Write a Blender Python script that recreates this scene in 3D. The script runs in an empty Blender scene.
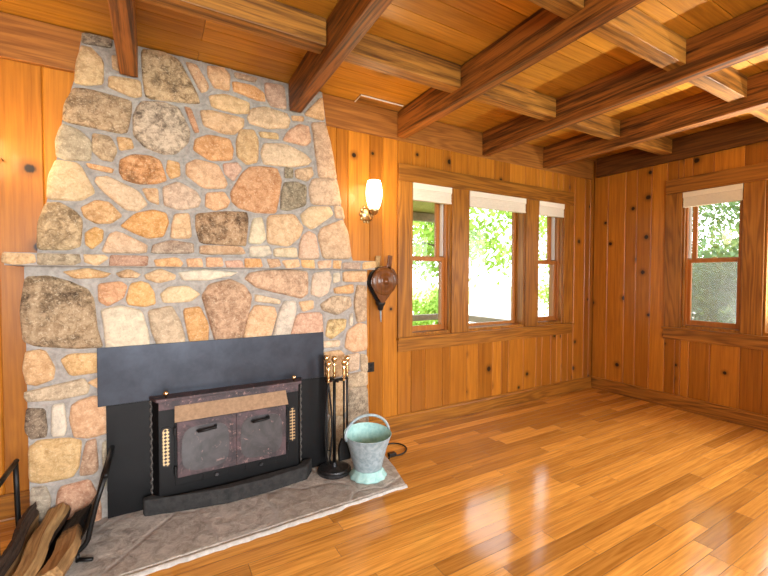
import bpy, math, random
from mathutils import Vector, Matrix
random.seed(7)
S = bpy.context.scene
COL = S.collection
R = math.radians

# ------------------------------------------------------------------ camera, world, sun, large lights, exposure
CAM = Vector((-4.673652, -2.954469, 1.35))
FW = Vector((0.5013787, 0.8648123, -0.0268151))
RT = Vector((0.8651464, -0.5015161, 0.0018142))
UP = Vector((0.0118793, 0.0241086, 0.9996388))
F = 399.69
cd = bpy.data.cameras.new('camera'); cam = bpy.data.objects.new('camera', cd); COL.objects.link(cam)
cd.sensor_width = 36; cd.lens = F / 768 * 36; cd.clip_start = .02; cd.clip_end = 200
cam.matrix_world = Matrix(((RT.x, UP.x, -FW.x, CAM.x), (RT.y, UP.y, -FW.y, CAM.y), (RT.z, UP.z, -FW.z, CAM.z), (0, 0, 0, 1)))
S.camera = cam
S.view_settings.view_transform = 'Standard'; S.view_settings.look = 'None'
S.view_settings.exposure = -0.06; S.view_settings.gamma = 1; S.view_settings.use_curve_mapping = False
wd = bpy.data.worlds.new('world'); S.world = wd; wd.use_nodes = True
bg = wd.node_tree.nodes['Background']; bg.inputs[0].default_value = (.95, .98, 1, 1); bg.inputs[1].default_value = 4.5
def light(name, kind, loc, energy, color=(1, 1, 1), target=None, size=None, **k):
    d = bpy.data.lights.new(name, kind); d.energy = energy; d.color = color
    o = bpy.data.objects.new(name, d); COL.objects.link(o); o.location = loc
    if target is not None: o.rotation_euler = (Vector(target) - Vector(loc)).to_track_quat('-Z', 'Y').to_euler()
    if size: d.shape = 'RECTANGLE'; d.size, d.size_y = size
    for a, b in k.items(): setattr(d, a, b)
    return o
light('sun', 'SUN', (-6, -12, 14), 8.0, (1, .96, .88), (-1, 4, 0), angle=R(1.0))
# added fill lamps at out-of-frame openings behind the camera and along the right wall
for x, e in ((-6.9, 14), (-4.55, 118), (-2.2, 34)):
    light('fill_front', 'AREA', (x, -5.62, 1.5), e, (.95, .98, 1), (x * .55 - 2.35, 0, 1.5), (1.5, 1.4), spread=R(120))
for y, e, w in ((-2.06, 22, .85), (-3.9, 50, 1.6)):
    light('fill_right', 'AREA', (.2, y, 1.5), e, (1, .98, .93), (-1.5, y - .1, .0), (w, 1.3), spread=R(130))
# added lamps standing in for light off the ground outside the right wall
light('bounce_fill', 'AREA', (.38, -2.06, .55), 125, (1, .96, .86), (-1.8, -1.66, 2.75), (.85, .4), spread=R(84))
light('bounce_fill', 'AREA', (.38, -3.9, .55), 250, (1, .96, .86), (-2.2, -2.6, 2.75), (1.5, .4), spread=R(84))

# ------------------------------------------------------------------ helpers
def lin(c):
    return tuple((v / 12.92 if v <= .04045 else ((v + .055) / 1.055) ** 2.4) for v in c)
def ray(px, py):
    return FW + RT * ((px - 384) / F) - UP * ((py - 288) / F)
def onp(px, py, n, d):            # the point of the plane n.P = d seen at a pixel of the photograph
    n = Vector(n); r = ray(px, py)
    return CAM + r * ((d - n.dot(CAM)) / n.dot(r))
class MB:
    def __init__(s): s.v = []; s.f = []; s.m = []; s.r = []; s.c = []
    def add(s, vs, fs, m=0, r=0., c=(1, 1, 1, 0)):
        b = len(s.v); s.v += [Vector(v) for v in vs]
        for f in fs: s.f.append([b + i for i in f]); s.m.append(m); s.r.append(r); s.c.append(c)
        return s
    def box(s, a, b, m=0, r=0., c=(1, 1, 1, 0)):
        x0, x1 = sorted((a[0], b[0])); y0, y1 = sorted((a[1], b[1])); z0, z1 = sorted((a[2], b[2]))
        return s.add([(x0, y0, z0), (x1, y0, z0), (x1, y1, z0), (x0, y1, z0), (x0, y0, z1), (x1, y0, z1), (x1, y1, z1), (x0, y1, z1)],
              [(3, 2, 1, 0), (4, 5, 6, 7), (0, 1, 5, 4), (1, 2, 6, 5), (2, 3, 7, 6), (3, 0, 4, 7)], m, r, c)
    def hexa(s, v8, m=0, r=0.):   # bottom ring of four then top ring of four
        return s.add(v8, [(3, 2, 1, 0), (4, 5, 6, 7), (0, 1, 5, 4), (1, 2, 6, 5), (2, 3, 7, 6), (3, 0, 4, 7)], m, r)
    def prism(s, poly, off, m=0, r=0., c=(1, 1, 1, 0)):   # closed polygon swept by a vector
        n = len(poly); off = Vector(off); P = [Vector(p) for p in poly]
        s.add(P + [p + off for p in P], [list(range(n))[::-1], list(range(n, 2 * n))] + [(i, (i + 1) % n, n + (i + 1) % n, n + i) for i in range(n)], m, r, c)
        return s
    def tube(s, pts, rad, n=10, m=0, cap=True, r=0., closed=False):
        P = [Vector(p) for p in pts]; k = len(P)
        rads = rad if isinstance(rad, (list, tuple)) else [rad] * k
        vs = []; up = None
        for i in range(k):
            if closed: t = P[(i + 1) % k] - P[i - 1]
            else: t = P[min(i + 1, k - 1)] - P[max(i - 1, 0)]
            t.normalize()
            if up is None:
                up = t.orthogonal().normalized()
            else:
                up = (up - t * up.dot(t)); up = up.normalized() if up.length > 1e-6 else t.orthogonal().normalized()
            w = t.cross(up)
            for j in range(n):
                a = 2 * math.pi * j / n
                vs.append(P[i] + (up * math.cos(a) + w * math.sin(a)) * rads[i])
        fs = []
        for i in range(k if closed else k - 1):
            i2 = (i + 1) % k
            for j in range(n): fs.append((i * n + j, i * n + (j + 1) % n, i2 * n + (j + 1) % n, i2 * n + j))
        if cap and not closed: fs += [list(range(n))[::-1], [(k - 1) * n + j for j in range(n)]]
        return s.add(vs, fs, m, r)
    def lathe(s, prof, c=(0, 0, 0), n=24, m=0, axis='z', cap=True):
        c = Vector(c); vs = []; k = len(prof)
        for (rr, h) in prof:
            for j in range(n):
                a = 2 * math.pi * j / n; u, w = rr * math.cos(a), rr * math.sin(a)
                vs.append(c + (Vector((u, w, h)) if axis == 'z' else Vector((u, -h, w)) if axis == 'y' else Vector((h, u, w))))
        fs = [(i * n + j, i * n + (j + 1) % n, (i + 1) * n + (j + 1) % n, (i + 1) * n + j) for i in range(k - 1) for j in range(n)]
        if cap: fs += [list(range(n))[::-1], [(k - 1) * n + j for j in range(n)]]
        return s.add(vs, fs, m)
ROOT = {}
def obj(name, mb, mats, parent=None, bevel=0, smooth=False, origin=None, sub=0, smooth_m=None):
    import bmesh
    if not isinstance(mats, (list, tuple)): mats = [mats]
    if parent is not None: o0 = ROOT[parent]
    elif origin is not None: o0 = Vector(origin)
    else:
        xs = [v.x for v in mb.v]; ys = [v.y for v in mb.v]; zs = [v.z for v in mb.v]
        o0 = Vector(((min(xs) + max(xs)) / 2, (min(ys) + max(ys)) / 2, min(zs)))
    me = bpy.data.meshes.new(name)
    me.from_pydata([tuple(v - o0) for v in mb.v], [], mb.f)
    for m in mats: me.materials.append(m)
    me.polygons.foreach_set('material_index', mb.m)
    a = me.attributes.new('rnd', 'FLOAT', 'FACE'); a.data.foreach_set('value', mb.r)
    a = me.attributes.new('Col', 'FLOAT_COLOR', 'FACE'); a.data.foreach_set('color', [x for c in mb.c for x in c])
    bm = bmesh.new(); bm.from_mesh(me); bmesh.ops.recalc_face_normals(bm, faces=bm.faces); bm.to_mesh(me); bm.free()
    if smooth: me.polygons.foreach_set('use_smooth', [True] * len(me.polygons))
    if smooth_m is not None: me.polygons.foreach_set('use_smooth', [p.material_index in smooth_m for p in me.polygons])
    me.update()
    o = bpy.data.objects.new(name, me); COL.objects.link(o)
    if parent is not None: o.parent = parent
    else: o.location = o0
    ROOT[o] = o0
    if bevel:
        b = o.modifiers.new('bevel', 'BEVEL'); b.width = bevel; b.segments = 2; b.limit_method = 'ANGLE'; b.angle_limit = R(40)
    if sub:
        b = o.modifiers.new('sub', 'SUBSURF'); b.levels = sub; b.render_levels = sub
    if smooth is not True and smooth:
        pass
    return o
def smooth_angle(o, ang=40):
    me = o.data
    me.polygons.foreach_set('use_smooth', [True] * len(me.polygons))
    import bmesh
    bm = bmesh.new(); bm.from_mesh(me)
    for e in bm.edges:
        if len(e.link_faces) == 2 and e.calc_face_angle(0) > R(ang): e.smooth = False
    bm.to_mesh(me); bm.free()
    return o
def thing(name, label, cat, loc, group=None):
    o = bpy.data.objects.new(name, None); COL.objects.link(o); o.location = loc; o.empty_display_size = .05
    ROOT[o] = Vector(loc); return tag(o, label, cat, group)
def tag(o, label, cat, group=None):
    o['label'] = label; o['category'] = cat
    if group: o['group'] = group
    return o
def struct(o, label=None):
    o['kind'] = 'structure'
    if label: o['label'] = label
    return o

# ------------------------------------------------------------------ materials
class NT:
    def __init__(s, name):
        s.mat = bpy.data.materials.new(name); s.mat.use_nodes = True; s.t = s.mat.node_tree
        s.p = s.t.nodes['Principled BSDF']; s.out = s.t.nodes['Material Output']
    def n(s, typ, ins=None, **k):
        d = s.t.nodes.new(typ)
        for a, b in k.items(): setattr(d, a, b)
        for a, b in (ins or {}).items(): s.set(d.inputs[a], b)
        return d
    def set(s, sock, v):
        if isinstance(v, bpy.types.NodeSocket): s.t.links.new(v, sock)
        else: sock.default_value = v
    def math(s, op, a, b=0., clamp=False):
        d = s.n('ShaderNodeMath', {0: a, 1: b}, operation=op, use_clamp=clamp); return d.outputs[0]
    def vm(s, op, a, b): return s.n('ShaderNodeVectorMath', {0: a, 1: b}, operation=op).outputs[0]
    def mix(s, f, a, b, blend='MIX'):
        d = s.n('ShaderNodeMix', None, data_type='RGBA', blend_type=blend)
        s.set(d.inputs[0], f); s.set(d.inputs[6], a); s.set(d.inputs[7], b); return d.outputs[2]
    def ramp(s, f, a, b): # smooth map a..b -> 0..1
        return s.n('ShaderNodeMapRange', {0: f, 1: a, 2: b, 3: 0., 4: 1.}, interpolation_type='SMOOTHSTEP').outputs[0]
    def noise(s, vec, scale, detail=4, rough=.55, dist=0.):
        return s.n('ShaderNodeTexNoise', {'Vector': vec, 'Scale': scale, 'Detail': detail, 'Roughness': rough, 'Distortion': dist}).outputs[0]
    def bump(s, h, strength=.2, dist=.01):
        b = s.n('ShaderNodeBump', {'Height': h, 'Strength': strength, 'Distance': dist}); s.t.links.new(b.outputs[0], s.p.inputs['Normal'])
    def fin(s, col=None, rough=None, metal=None, **k):
        if col is not None: s.set(s.p.inputs['Base Color'], col)
        if rough is not None: s.set(s.p.inputs['Roughness'], rough)
        if metal is not None: s.set(s.p.inputs['Metallic'], metal)
        for a, b in k.items(): s.set(s.p.inputs[a.replace('_', ' ')], b)
        return s.mat
def rgba(c, srgb=True): return (*(lin(c) if srgb else c), 1)
def wood(name, light_c, dark_c, axis, rough=.38, var=.3, knots=.0, ring=1., bump=.15, grain=1.0, hue=.0, spec=.35, gate=.38, streak=0.):
    t = NT(name)
    co = t.n('ShaderNodeTexCoord').outputs['Object']
    at = t.n('ShaderNodeAttribute', None, attribute_name='rnd').outputs['Fac']
    oi = t.n('ShaderNodeObjectInfo').outputs['Random']
    rv = t.math('FRACT', t.math('ADD', t.math('MULTIPLY', at, 7.31), oi))
    off = t.n('ShaderNodeCombineXYZ', {0: t.math('MULTIPLY', at, 13.7), 1: t.math('MULTIPLY', oi, 9.1), 2: t.math('MULTIPLY', rv, 17.3)}).outputs[0]
    v = t.vm('ADD', co, off)
    i = 'xyz'.index(axis)
    sc = [55.] * 3; sc[i] = 2.0
    fine = t.noise(t.vm('MULTIPLY', v, tuple(sc)), 1.0 * grain, 6, .65, .3)
    sc = [8.] * 3; sc[i] = .6
    low = t.noise(t.vm('MULTIPLY', v, tuple(sc)), 1.0 * grain, 2, .5, .4)
    rings = t.math('ADD', t.math('MULTIPLY', t.math('SINE', t.math('MULTIPLY', low, 64.)), .5), .5)
    f = t.math('ADD', t.math('MULTIPLY', rings, .42 * ring), t.math('MULTIPLY', t.ramp(fine, .3, .75), .62 ), clamp=True)
    if streak:
        sc = [26.] * 3; sc[i] = .9
        mid = t.noise(t.vm('MULTIPLY', v, tuple(sc)), 1., 5, .7, .6)
        f = t.math('ADD', t.math('MULTIPLY', f, 1 - streak * .6), t.math('MULTIPLY', t.math('SUBTRACT', t.ramp(mid, .36, .62), .3), streak), clamp=True)
    col = t.mix(f, rgba(light_c), rgba(dark_c))
    tint = t.math('ADD', t.math('MULTIPLY', rv, 2 * var), 1 - var)
    col = t.mix(1., col, t.n('ShaderNodeCombineColor', {0: tint, 1: t.math('POWER', tint, 1.15), 2: t.math('POWER', tint, 1.3)}).outputs[0], 'MULTIPLY')
    if knots:
        sx = t.n('ShaderNodeSeparateXYZ', {0: v}).outputs
        kv = t.n('ShaderNodeCombineXYZ', {0: t.math('SUBTRACT', sx[0], sx[1]) if axis == 'z' else sx[0], 1: sx[2] if axis == 'z' else sx[1], 2: 0.}).outputs[0]
        vo = t.n('ShaderNodeTexVoronoi', {'Vector': kv, 'Scale': 2.7 * knots}, voronoi_dimensions='2D')
        gate = t.math('LESS_THAN', t.n('ShaderNodeSeparateColor', {0: vo.outputs['Color']}).outputs[0], 1 - gate)
        d = t.math('ADD', t.math('ADD', t.math('DIVIDE', vo.outputs['Distance'], t.math('ADD', .7, t.n('ShaderNodeSeparateColor', {0: vo.outputs['Color']}).outputs[1])), t.math('MULTIPLY', t.math('SUBTRACT', fine, .5), .04)), gate)
        halo = t.math('MULTIPLY', t.math('SUBTRACT', 1., t.ramp(d, .04, .13)), .5)
        col = t.mix(halo, col, rgba(tuple(x * .62 for x in dark_c)))
        core = t.math('SUBTRACT', 1., t.ramp(d, .030, .055))
        col = t.mix(core, col, rgba((.13, .07, .04)))
    t.bump(fine, bump, .004)
    return t.fin(col, rough, Specular_IOR_Level=spec)
M = {}
M['panel'] = wood('knotty_pine_panel', (.71, .45, .135), (.52, .30, .068), 'z', .34, .27, 1.0, .4, streak=.25, gate=.62)
M['casing'] = wood('casing_oak', (.68, .45, .16), (.47, .285, .09), 'z', .38, .12, 0, 1.3)
M['casing_x'] = wood('casing_oak_along', (.68, .45, .16), (.47, .285, .09), 'x', .38, .12, 0, 1.3)
M['casing_y'] = wood('casing_oak_across', (.66, .43, .16), (.42, .25, .08), 'y', .38, .12, 0, 1.3)
M['sash'] = wood('sash_wood', (.70, .44, .20), (.56, .33, .13), 'z', .35, .08, 0, .6)
M['beam'] = wood('dark_beam', (.60, .365, .14), (.17, .08, .025), 'y', .5, .14, 0, .8, .4, streak=.9)
M['joist'] = wood('joist_timber', (.66, .45, .18), (.26, .14, .045), 'x', .5, .14, .6, .9, .4, streak=.7, gate=.5)
M['ceil'] = wood('ceiling_boards', (.78, .55, .18), (.56, .365, .095), 'x', .42, .2, .6, .5, streak=.3, gate=.25)
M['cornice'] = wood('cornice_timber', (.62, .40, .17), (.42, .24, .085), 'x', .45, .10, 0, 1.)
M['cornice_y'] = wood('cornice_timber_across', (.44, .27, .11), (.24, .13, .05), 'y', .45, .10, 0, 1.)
M['floor'] = wood('oak_floor', (.86, .62, .29), (.62, .395, .15), 'x', .13, .30, 0, .55, .03, 1.3, spec=.6, streak=.12)
M['bark'] = wood('bark', (.30, .23, .18), (.12, .09, .07), 'y', .9, .2, 0, 1., .9)
M['split'] = wood('split_wood', (.70, .57, .38), (.44, .33, .20), 'y', .85, .15, 0, .8, .5)
M['dark_wood'] = wood('dark_turned_wood', (.47, .28, .13), (.27, .15, .065), 'z', .22, .1, 0, .8, .1)
def plain(name, c, rough=.5, metal=0., noise=.0, nscale=20., c2=None, bump=0., **k):
    t = NT(name); co = t.n('ShaderNodeTexCoord').outputs['Object']
    n = t.noise(co, nscale, 6, .65, .2)
    col = t.mix(t.ramp(n, .5 - .22, .5 + .22), rgba(c), rgba(c2 or tuple(x * (1 - noise) for x in c)))
    if bump: t.bump(n, bump, .006)
    return t.fin(col, rough, metal, **k)
M['mortar'] = plain('grey_mortar', (.66, .635, .60), .9, 0, .1, 30, (.54, .52, .495), .6)
M['white_mortar'] = plain('white_mortar', (.82, .81, .79), .9, 0, .1, 30, (.68, .67, .65), .4)
M['steel'] = plain('black_steel_sheet', (.19, .20, .225), .36, .7, .2, 7, (.235, .25, .28), .04, Specular_IOR_Level=.3)
M['steel_dark'] = plain('dark_steel', (.025, .025, .03), .5, .0, .2, 14, (.05, .05, .055), .1, Specular_IOR_Level=.25)
M['iron'] = plain('black_iron', (.05, .05, .05), .45, .4, .2, 60, (.09, .09, .09), .2)
M['cast'] = plain('cast_base', (.15, .15, .15), .35, .6, .3, 40, (.30, .30, .31), .3)
M['rope'] = plain('gasket_rope', (.16, .15, .14), .9, 0, .3, 160, (.42, .40, .38), .8)
M['brass'] = plain('polished_brass', (.95, .87, .68), .14, 1., .1, 10)
M['old_brass'] = plain('ornate_brass', (.90, .80, .60), .3, 1., .3, 60, (.60, .50, .34), .4)
M['fender'] = plain('charred_stone', (.20, .195, .19), .85, 0, .3, 25, (.10, .10, .10), .9)
M['deflector'] = plain('tan_deflector', (.63, .51, .39), .7, .1, .2, 40, (.53, .42, .31), .1)
M['zinc'] = plain('weathered_zinc', (.68, .75, .78), .55, .2, .2, 35, (.52, .60, .63), .3)
M['verdigris'] = plain('verdigris', (.70, .85, .83), .7, 0, .2, 30, (.56, .75, .74), .3)
M['leather'] = plain('black_leather', (.05, .04, .04), .6, 0, .2, 30, (.09, .07, .06), .3)
M['black'] = plain('black_plastic', (.05, .05, .05), .4)
M['shade'] = plain('blind_fabric', (.93, .90, .84), .8, 0, .03, 60)
M['vinyl'] = plain('white_vinyl', (.88, .88, .88), .4)
M['plaster'] = plain('off_white_wall', (.80, .70, .56), .8)
M['ash'] = plain('ash', (.55, .53, .5), .9, 0, .2, 40)
def hearth_mat():
    t = NT('hearth_stone'); co = t.n('ShaderNodeTexCoord').outputs['Object']
    w = t.noise(co, 3, 3); wv = t.vm('ADD', co, t.n('ShaderNodeCombineXYZ', {0: t.math('MULTIPLY', w, .25), 1: t.math('MULTIPLY', w, .2), 2: 0.}).outputs[0])
    v = t.n('ShaderNodeTexVoronoi', {'Vector': wv, 'Scale': 2.2}, feature='DISTANCE_TO_EDGE').outputs['Distance']
    vc = t.n('ShaderNodeTexVoronoi', {'Vector': wv, 'Scale': 2.2}).outputs['Color']
    n = t.noise(co, 16, 10, .78, .6)
    base = t.mix(t.ramp(n, .3, .7), rgba((.82, .79, .75)), rgba((.52, .49, .455)))
    base = t.mix(t.math('MULTIPLY', t.n('ShaderNodeSeparateColor', {0: vc}).outputs[0], .45), base, rgba((.54, .50, .45)))
    col = t.mix(t.ramp(v, .0, .03), rgba((.66, .63, .60)), base)
    h = t.math('ADD', t.math('MULTIPLY', t.ramp(v, .0, .05), .35), n)
    t.bump(h, .9, .016)
    return t.fin(col, .75)
M['hearth'] = hearth_mat()
def stone_mat():
    t = NT('fieldstone'); co = t.n('ShaderNodeTexCoord').outputs['Object']
    a = t.n('ShaderNodeAttribute', None, attribute_name='Col')
    n1 = t.noise(co, 24, 8, .75, .5); n2 = t.noise(co, 90, 4, .75); n3 = t.noise(co, 5, 4, .6, .4)
    col = t.mix(t.ramp(n1, .30, .70), t.mix(.32, a.outputs['Color'], rgba((.98, .90, .76)), 'MIX'), t.mix(1., a.outputs['Color'], (.70, .66, .62, 1), 'MULTIPLY'))
    col = t.mix(.75, a.outputs['Color'], col)
    spk = t.math('MULTIPLY', t.ramp(t.math('ADD', t.math('MULTIPLY', n3, .5), t.math('MULTIPLY', n1, .55)), .45, .68), t.math('MULTIPLY', a.outputs['Alpha'], .85))
    col = t.mix(spk, col, rgba((.16, .13, .11)))
    col = t.mix(t.math('MULTIPLY', t.math('SUBTRACT', 1., t.ramp(n2, .30, .44)), .5), col, t.mix(1., col, (.45, .42, .40, 1), 'MULTIPLY'))
    pale = t.math('MULTIPLY', t.ramp(n2, .54, .68), .5)
    col = t.mix(pale, col, rgba((.92, .86, .74)))
    t.bump(t.math('ADD', n1, t.math('MULTIPLY', n2, .5)), .75, .014)
    return t.fin(col, .85, Specular_IOR_Level=.25)
M['stone'] = stone_mat()
def door_mat():
    t = NT('heat_stained_steel'); co = t.n('ShaderNodeTexCoord').outputs['Object']
    n = t.noise(co, 9, 7, .7, .6); n2 = t.noise(co, 40, 5, .7)
    col = t.mix(t.ramp(n, .36, .6), rgba((.35, .275, .285)), rgba((.22, .195, .205)))
    col = t.mix(t.math('MULTIPLY', t.ramp(n2, .56, .68), .5), col, rgba((.70, .56, .52)))
    t.bump(n2, .2, .004)
    return t.fin(col, .6, .2)
M['door'] = door_mat()
def soot_mat():
    t = NT('sooty_glass'); co = t.n('ShaderNodeTexCoord').outputs['Object']
    n = t.noise(co, 7, 6, .65, .5)
    col = t.mix(t.ramp(n, .35, .65), rgba((.19, .185, .19)), rgba((.28, .27, .275)))
    col = t.mix(t.math('MULTIPLY', t.ramp(t.noise(co, 16, 6, .7, .8), .60, .66), .8), col, rgba((.58, .46, .44)))
    return t.fin(col, .35)
M['soot'] = soot_mat()
def grille_mat():
    t = NT('pierced_brass'); co = t.n('ShaderNodeTexCoord').outputs['Object']
    sx = t.n('ShaderNodeSeparateXYZ', {0: co})
    a = t.math('SINE', t.math('MULTIPLY', t.math('ADD', sx.outputs[0], sx.outputs[2]), 2 * math.pi / .040))
    b = t.math('SINE', t.math('MULTIPLY', t.math('SUBTRACT', sx.outputs[0], sx.outputs[2]), 2 * math.pi / .040))
    h = t.ramp(t.math('MULTIPLY', a, b), -.1, .2)
    col = t.mix(h, rgba((.72, .62, .46)), rgba((.05, .03, .03)))
    return t.fin(col, .35, t.math('SUBTRACT', .8, t.math('MULTIPLY', h, .8)))
M['grille'] = grille_mat()
def glass_mat(name, tint=(1, 1, 1), refl=1.0):
    t = NT(name)
    tr = t.n('ShaderNodeBsdfTransparent', {0: (*tint, 1)}); gl = t.n('ShaderNodeBsdfGlossy', {'Roughness': .0})
    fc = t.n('ShaderNodeLayerWeight', {'Blend': .5}).outputs['Facing']
    fr = t.math('ADD', .04, t.math('MULTIPLY', t.math('POWER', fc, 5.), .9))
    mx = t.n('ShaderNodeMixShader', {0: t.math('MULTIPLY', fr, refl), 1: tr.outputs[0], 2: gl.outputs[0]})
    t.t.links.new(mx.outputs[0], t.out.inputs[0]); return t.mat
M['glass'] = glass_mat('window_glass')
def screen_mat():
    t = NT('insect_screen_mesh')
    tr = t.n('ShaderNodeBsdfTransparent', {0: (1, 1, 1, 1)}); df = t.n('ShaderNodeBsdfDiffuse', {0: (.34, .35, .35, 1)}); tl = t.n('ShaderNodeBsdfTranslucent', {0: (.34, .35, .35, 1)})
    m1 = t.n('ShaderNodeMixShader', {0: .5, 1: df.outputs[0], 2: tl.outputs[0]})
    mx = t.n('ShaderNodeMixShader', {0: .34, 1: tr.outputs[0], 2: m1.outputs[0]})
    t.t.links.new(mx.outputs[0], t.out.inputs[0]); return t.mat
M['screen'] = screen_mat()
def lamp_mat():
    t = NT('lit_glass_shade')
    return t.fin((1, .9, .72, 1), .3, 0., Emission_Color=(1, .80, .50, 1), Emission_Strength=9.)
M['lamp'] = lamp_mat()
def leaf_mat(name, c, c2):
    t = NT(name)
    at = t.n('ShaderNodeAttribute', None, attribute_name='rnd').outputs['Fac']
    col = t.mix(at, rgba(c), rgba(c2))
    df = t.n('ShaderNodeBsdfDiffuse', {0: col}); tl = t.n('ShaderNodeBsdfTranslucent', {0: t.mix(.4, col, rgba((.80, .90, .35)))})
    mx = t.n('ShaderNodeMixShader', {0: .45, 1: df.outputs[0], 2: tl.outputs[0]})
    t.t.links.new(mx.outputs[0], t.out.inputs[0]); return t.mat
M['leaf'] = leaf_mat('leaves_bright', (.66, .77, .42), (.48, .64, .30))
M['leaf2'] = leaf_mat('leaves_deep', (.46, .56, .47), (.30, .40, .33))
M['trunk'] = plain('tree_bark', (.36, .30, .25), .9, 0, .3, 14)
M['lawn'] = plain('dry_lawn', (.72, .74, .50), .95, 0, .2, 2, (.58, .66, .38))
M['drive'] = plain('overexposed_drive', (.90, .87, .84), .95, 0, .05, 6)  # overexposed white of the ground outside is put into the colour
M['porch'] = plain('weathered_porch_wood', (.62, .59, .52), .8, 0, .15, 12)
M['soffit'] = plain('porch_soffit_wood', (.72, .70, .46), .8, 0, .1, 8)  # green light off the grass is put into the wood colour

# ------------------------------------------------------------------ structure
CZ = 2.775
def cuts(a, b, ws, forced):
    e = [a]
    while e[-1] < b: e.append(e[-1] + random.choice(ws))
    e = e[:-1] + [b]
    for h in forced:
        e = [x for x in e if abs(x - h) > .045]; e.append(h)
    return sorted(e)
def W(wall, u, d, z): return (u, d, z) if wall == 'A' else (d, -u, z)     # u along the wall, d depth outwards
def panel_wall(name, wall, u0, u1, holes, z1=2.775):
    mb = MB(); T = .018
    e = cuts(u0, u1, (.10, .125, .15, .175, .2), [h[0] for h in holes] + [h[1] for h in holes])
    for a, b in zip(e, e[1:]):
        segs = [(0., z1)]
        for h in holes:
            if h[0] - .001 <= (a + b) / 2 <= h[1] + .001: segs = [(0., h[2]), (h[3], z1)]
        for (s0, s1) in segs:
            r = random.random(); c = .0065
            pr = [(a, T), (a, c), (a + c, 0), (b - c, 0), (b, c), (b, T)]
            mb.prism([W(wall, u, d, s0) for u, d in pr], (0, 0, s1 - s0), 0, r)
    D = .17                                                           # the wall behind the boards, around the openings
    us = sorted({u0, u1 + (.17 if wall == 'A' else 0), *[h[0] for h in holes], *[h[1] for h in holes]})
    for a, b in zip(us, us[1:]):
        hs = [h for h in holes if h[0] - .001 <= (a + b) / 2 <= h[1] + .001]
        for (s0, s1) in ([(0, hs[0][2]), (hs[0][3], z1)] if hs else [(0, z1)]):
            mb.box(W(wall, a, T + .001, s0), W(wall, b, D, s1), 0, .3)
    return struct(obj(name, mb, M['panel'], bevel=0))
HA = [(-2.68, -2.235, .83, 2.19), (-2.02, -1.225, .83, 2.19), (-1.02, -.59, .83, 2.19)]
HB = [(.948, 1.43, .845, 2.215), (1.585, 2.53, .845, 2.215), (3.1, 4.75, .845, 2.215)]
panel_wall('wall_back', 'A', -8.0, 0.0, HA)
panel_wall('wall_right', 'B', 0.0, 5.6, HB)
mb = MB(); mb.box((-8.17, -5.77, 0), (-8.0, .17, CZ)); struct(obj('wall_left', mb, M['panel']))
mb = MB()
HF = [(-7.7, -6.1), (-5.35, -3.75), (-3.0, -1.4)]  # unseen window openings, added to let the fill lamps shine in
xs = [-8.0] + [x for h in HF for x in h] + [.17]
for i, (a, b) in enumerate(zip(xs, xs[1:])):
    if i % 2 == 0: mb.box((a, -5.77, 0), (b, -5.6, CZ))
    else: mb.box((a, -5.77, 0), (b, -5.6, .75)); mb.box((a, -5.77, 2.25), (b, -5.6, CZ))
struct(obj('wall_front', mb, M['panel']))
# floor: oak strips running along the window wall
mb = MB(); row = 0; y = 0.02; pw = .088
while y > -5.6:
    x = -8.0 - random.random() * 1.2
    while x < .02:
        L = random.choice((.5, .7, .9, 1.2, 1.5, 1.8)); r = random.random(); t1 = random.uniform(-.0004, .0004); g = .0008
        x1 = min(x + L, .02)
        if x1 > -8.0:
            xa = max(x, -8.0)
            a, b, c = y - g, y - pw / 2, y - pw + g; k = .00022
            mb.add([(xa + g, a, t1 - k), (x1 - g, a, t1 - k), (xa + g, b, 0.), (x1 - g, b, 0.), (xa + g, c, -t1 - k), (x1 - g, c, -t1 - k)], [(0, 2, 3, 1), (2, 4, 5, 3)], 0, r)
        x += L
    y -= pw; row += 1
mb.box((-8.1, -5.7, -.2), (.1, .1, -.004), 1)
fl = obj('floor', mb, [M['floor'], M['black']]); struct(fl)
fl.data.polygons.foreach_set('use_smooth', [True] * len(fl.data.polygons))
# ceiling boards laid over the beams, unseen roof whose overhang is added to keep the sun out
mb = MB(); y = .0
while y > -5.6:
    w = .142; r = None; x = -8.0
    while x < 0:
        L = random.choice((1.9, 2.4, 2.9, 3.6)); x1 = min(x + L, 0)
        mb.box((x + .0015, y - .002, CZ), (x1 - .0015, y - w + .002, CZ + .02), 0, random.random()); x = x1
    y -= w
mb.box((-8.2, .17, CZ + .021), (.2, -5.8, CZ + .12), 0, .4)
struct(obj('ceiling', mb, M['ceil']))
mb = MB(); mb.box((-9.0, .5, CZ + .13), (.75, -7.2, CZ + .2)); struct(obj('roof', mb, M['porch']))
# cornices, baseboards, window trim
mb = MB(); mb.box((-8.0, -.002, 2.535), (-5.0, -.035, CZ - .004)); mb.box((-3.55, -.002, 2.53), (-.052, -.013, CZ - .004))
struct(obj('trim_1', mb, M['cornice'], bevel=.003), 'pine cornice board along the top of the window wall')
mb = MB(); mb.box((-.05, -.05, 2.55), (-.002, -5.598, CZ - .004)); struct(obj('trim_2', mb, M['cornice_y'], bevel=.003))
def baseboard(name, wall, segs, mat):
    mb = MB()
    for a, b in segs:
        pr = [(-.001, .0015), (-.018, .0015), (-.018, .118), (-.012, .127), (-.012, .139), (-.001, .139)]
        mb.prism([W(wall, a, d, z) for d, z in pr], Vector(W(wall, b, 0, 0)) - Vector(W(wall, a, 0, 0)), 0, random.random())
        pr = [(-.018, .0015), (-.031, .0015), (-.028, .012), (-.018, .016)]
        mb.prism([W(wall, a, d, z) for d, z in pr], Vector(W(wall, b, 0, 0)) - Vector(W(wall, a, 0, 0)), 0, random.random())
    struct(obj(name, mb, mat))
baseboard('baseboard_back', 'A', [(-8.0, -5.21), (-3.135, -.035)], M['casing_x'])
baseboard('baseboard_right', 'B', [(.0, 5.6)], M['casing_y'])
tn = [3]
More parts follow.
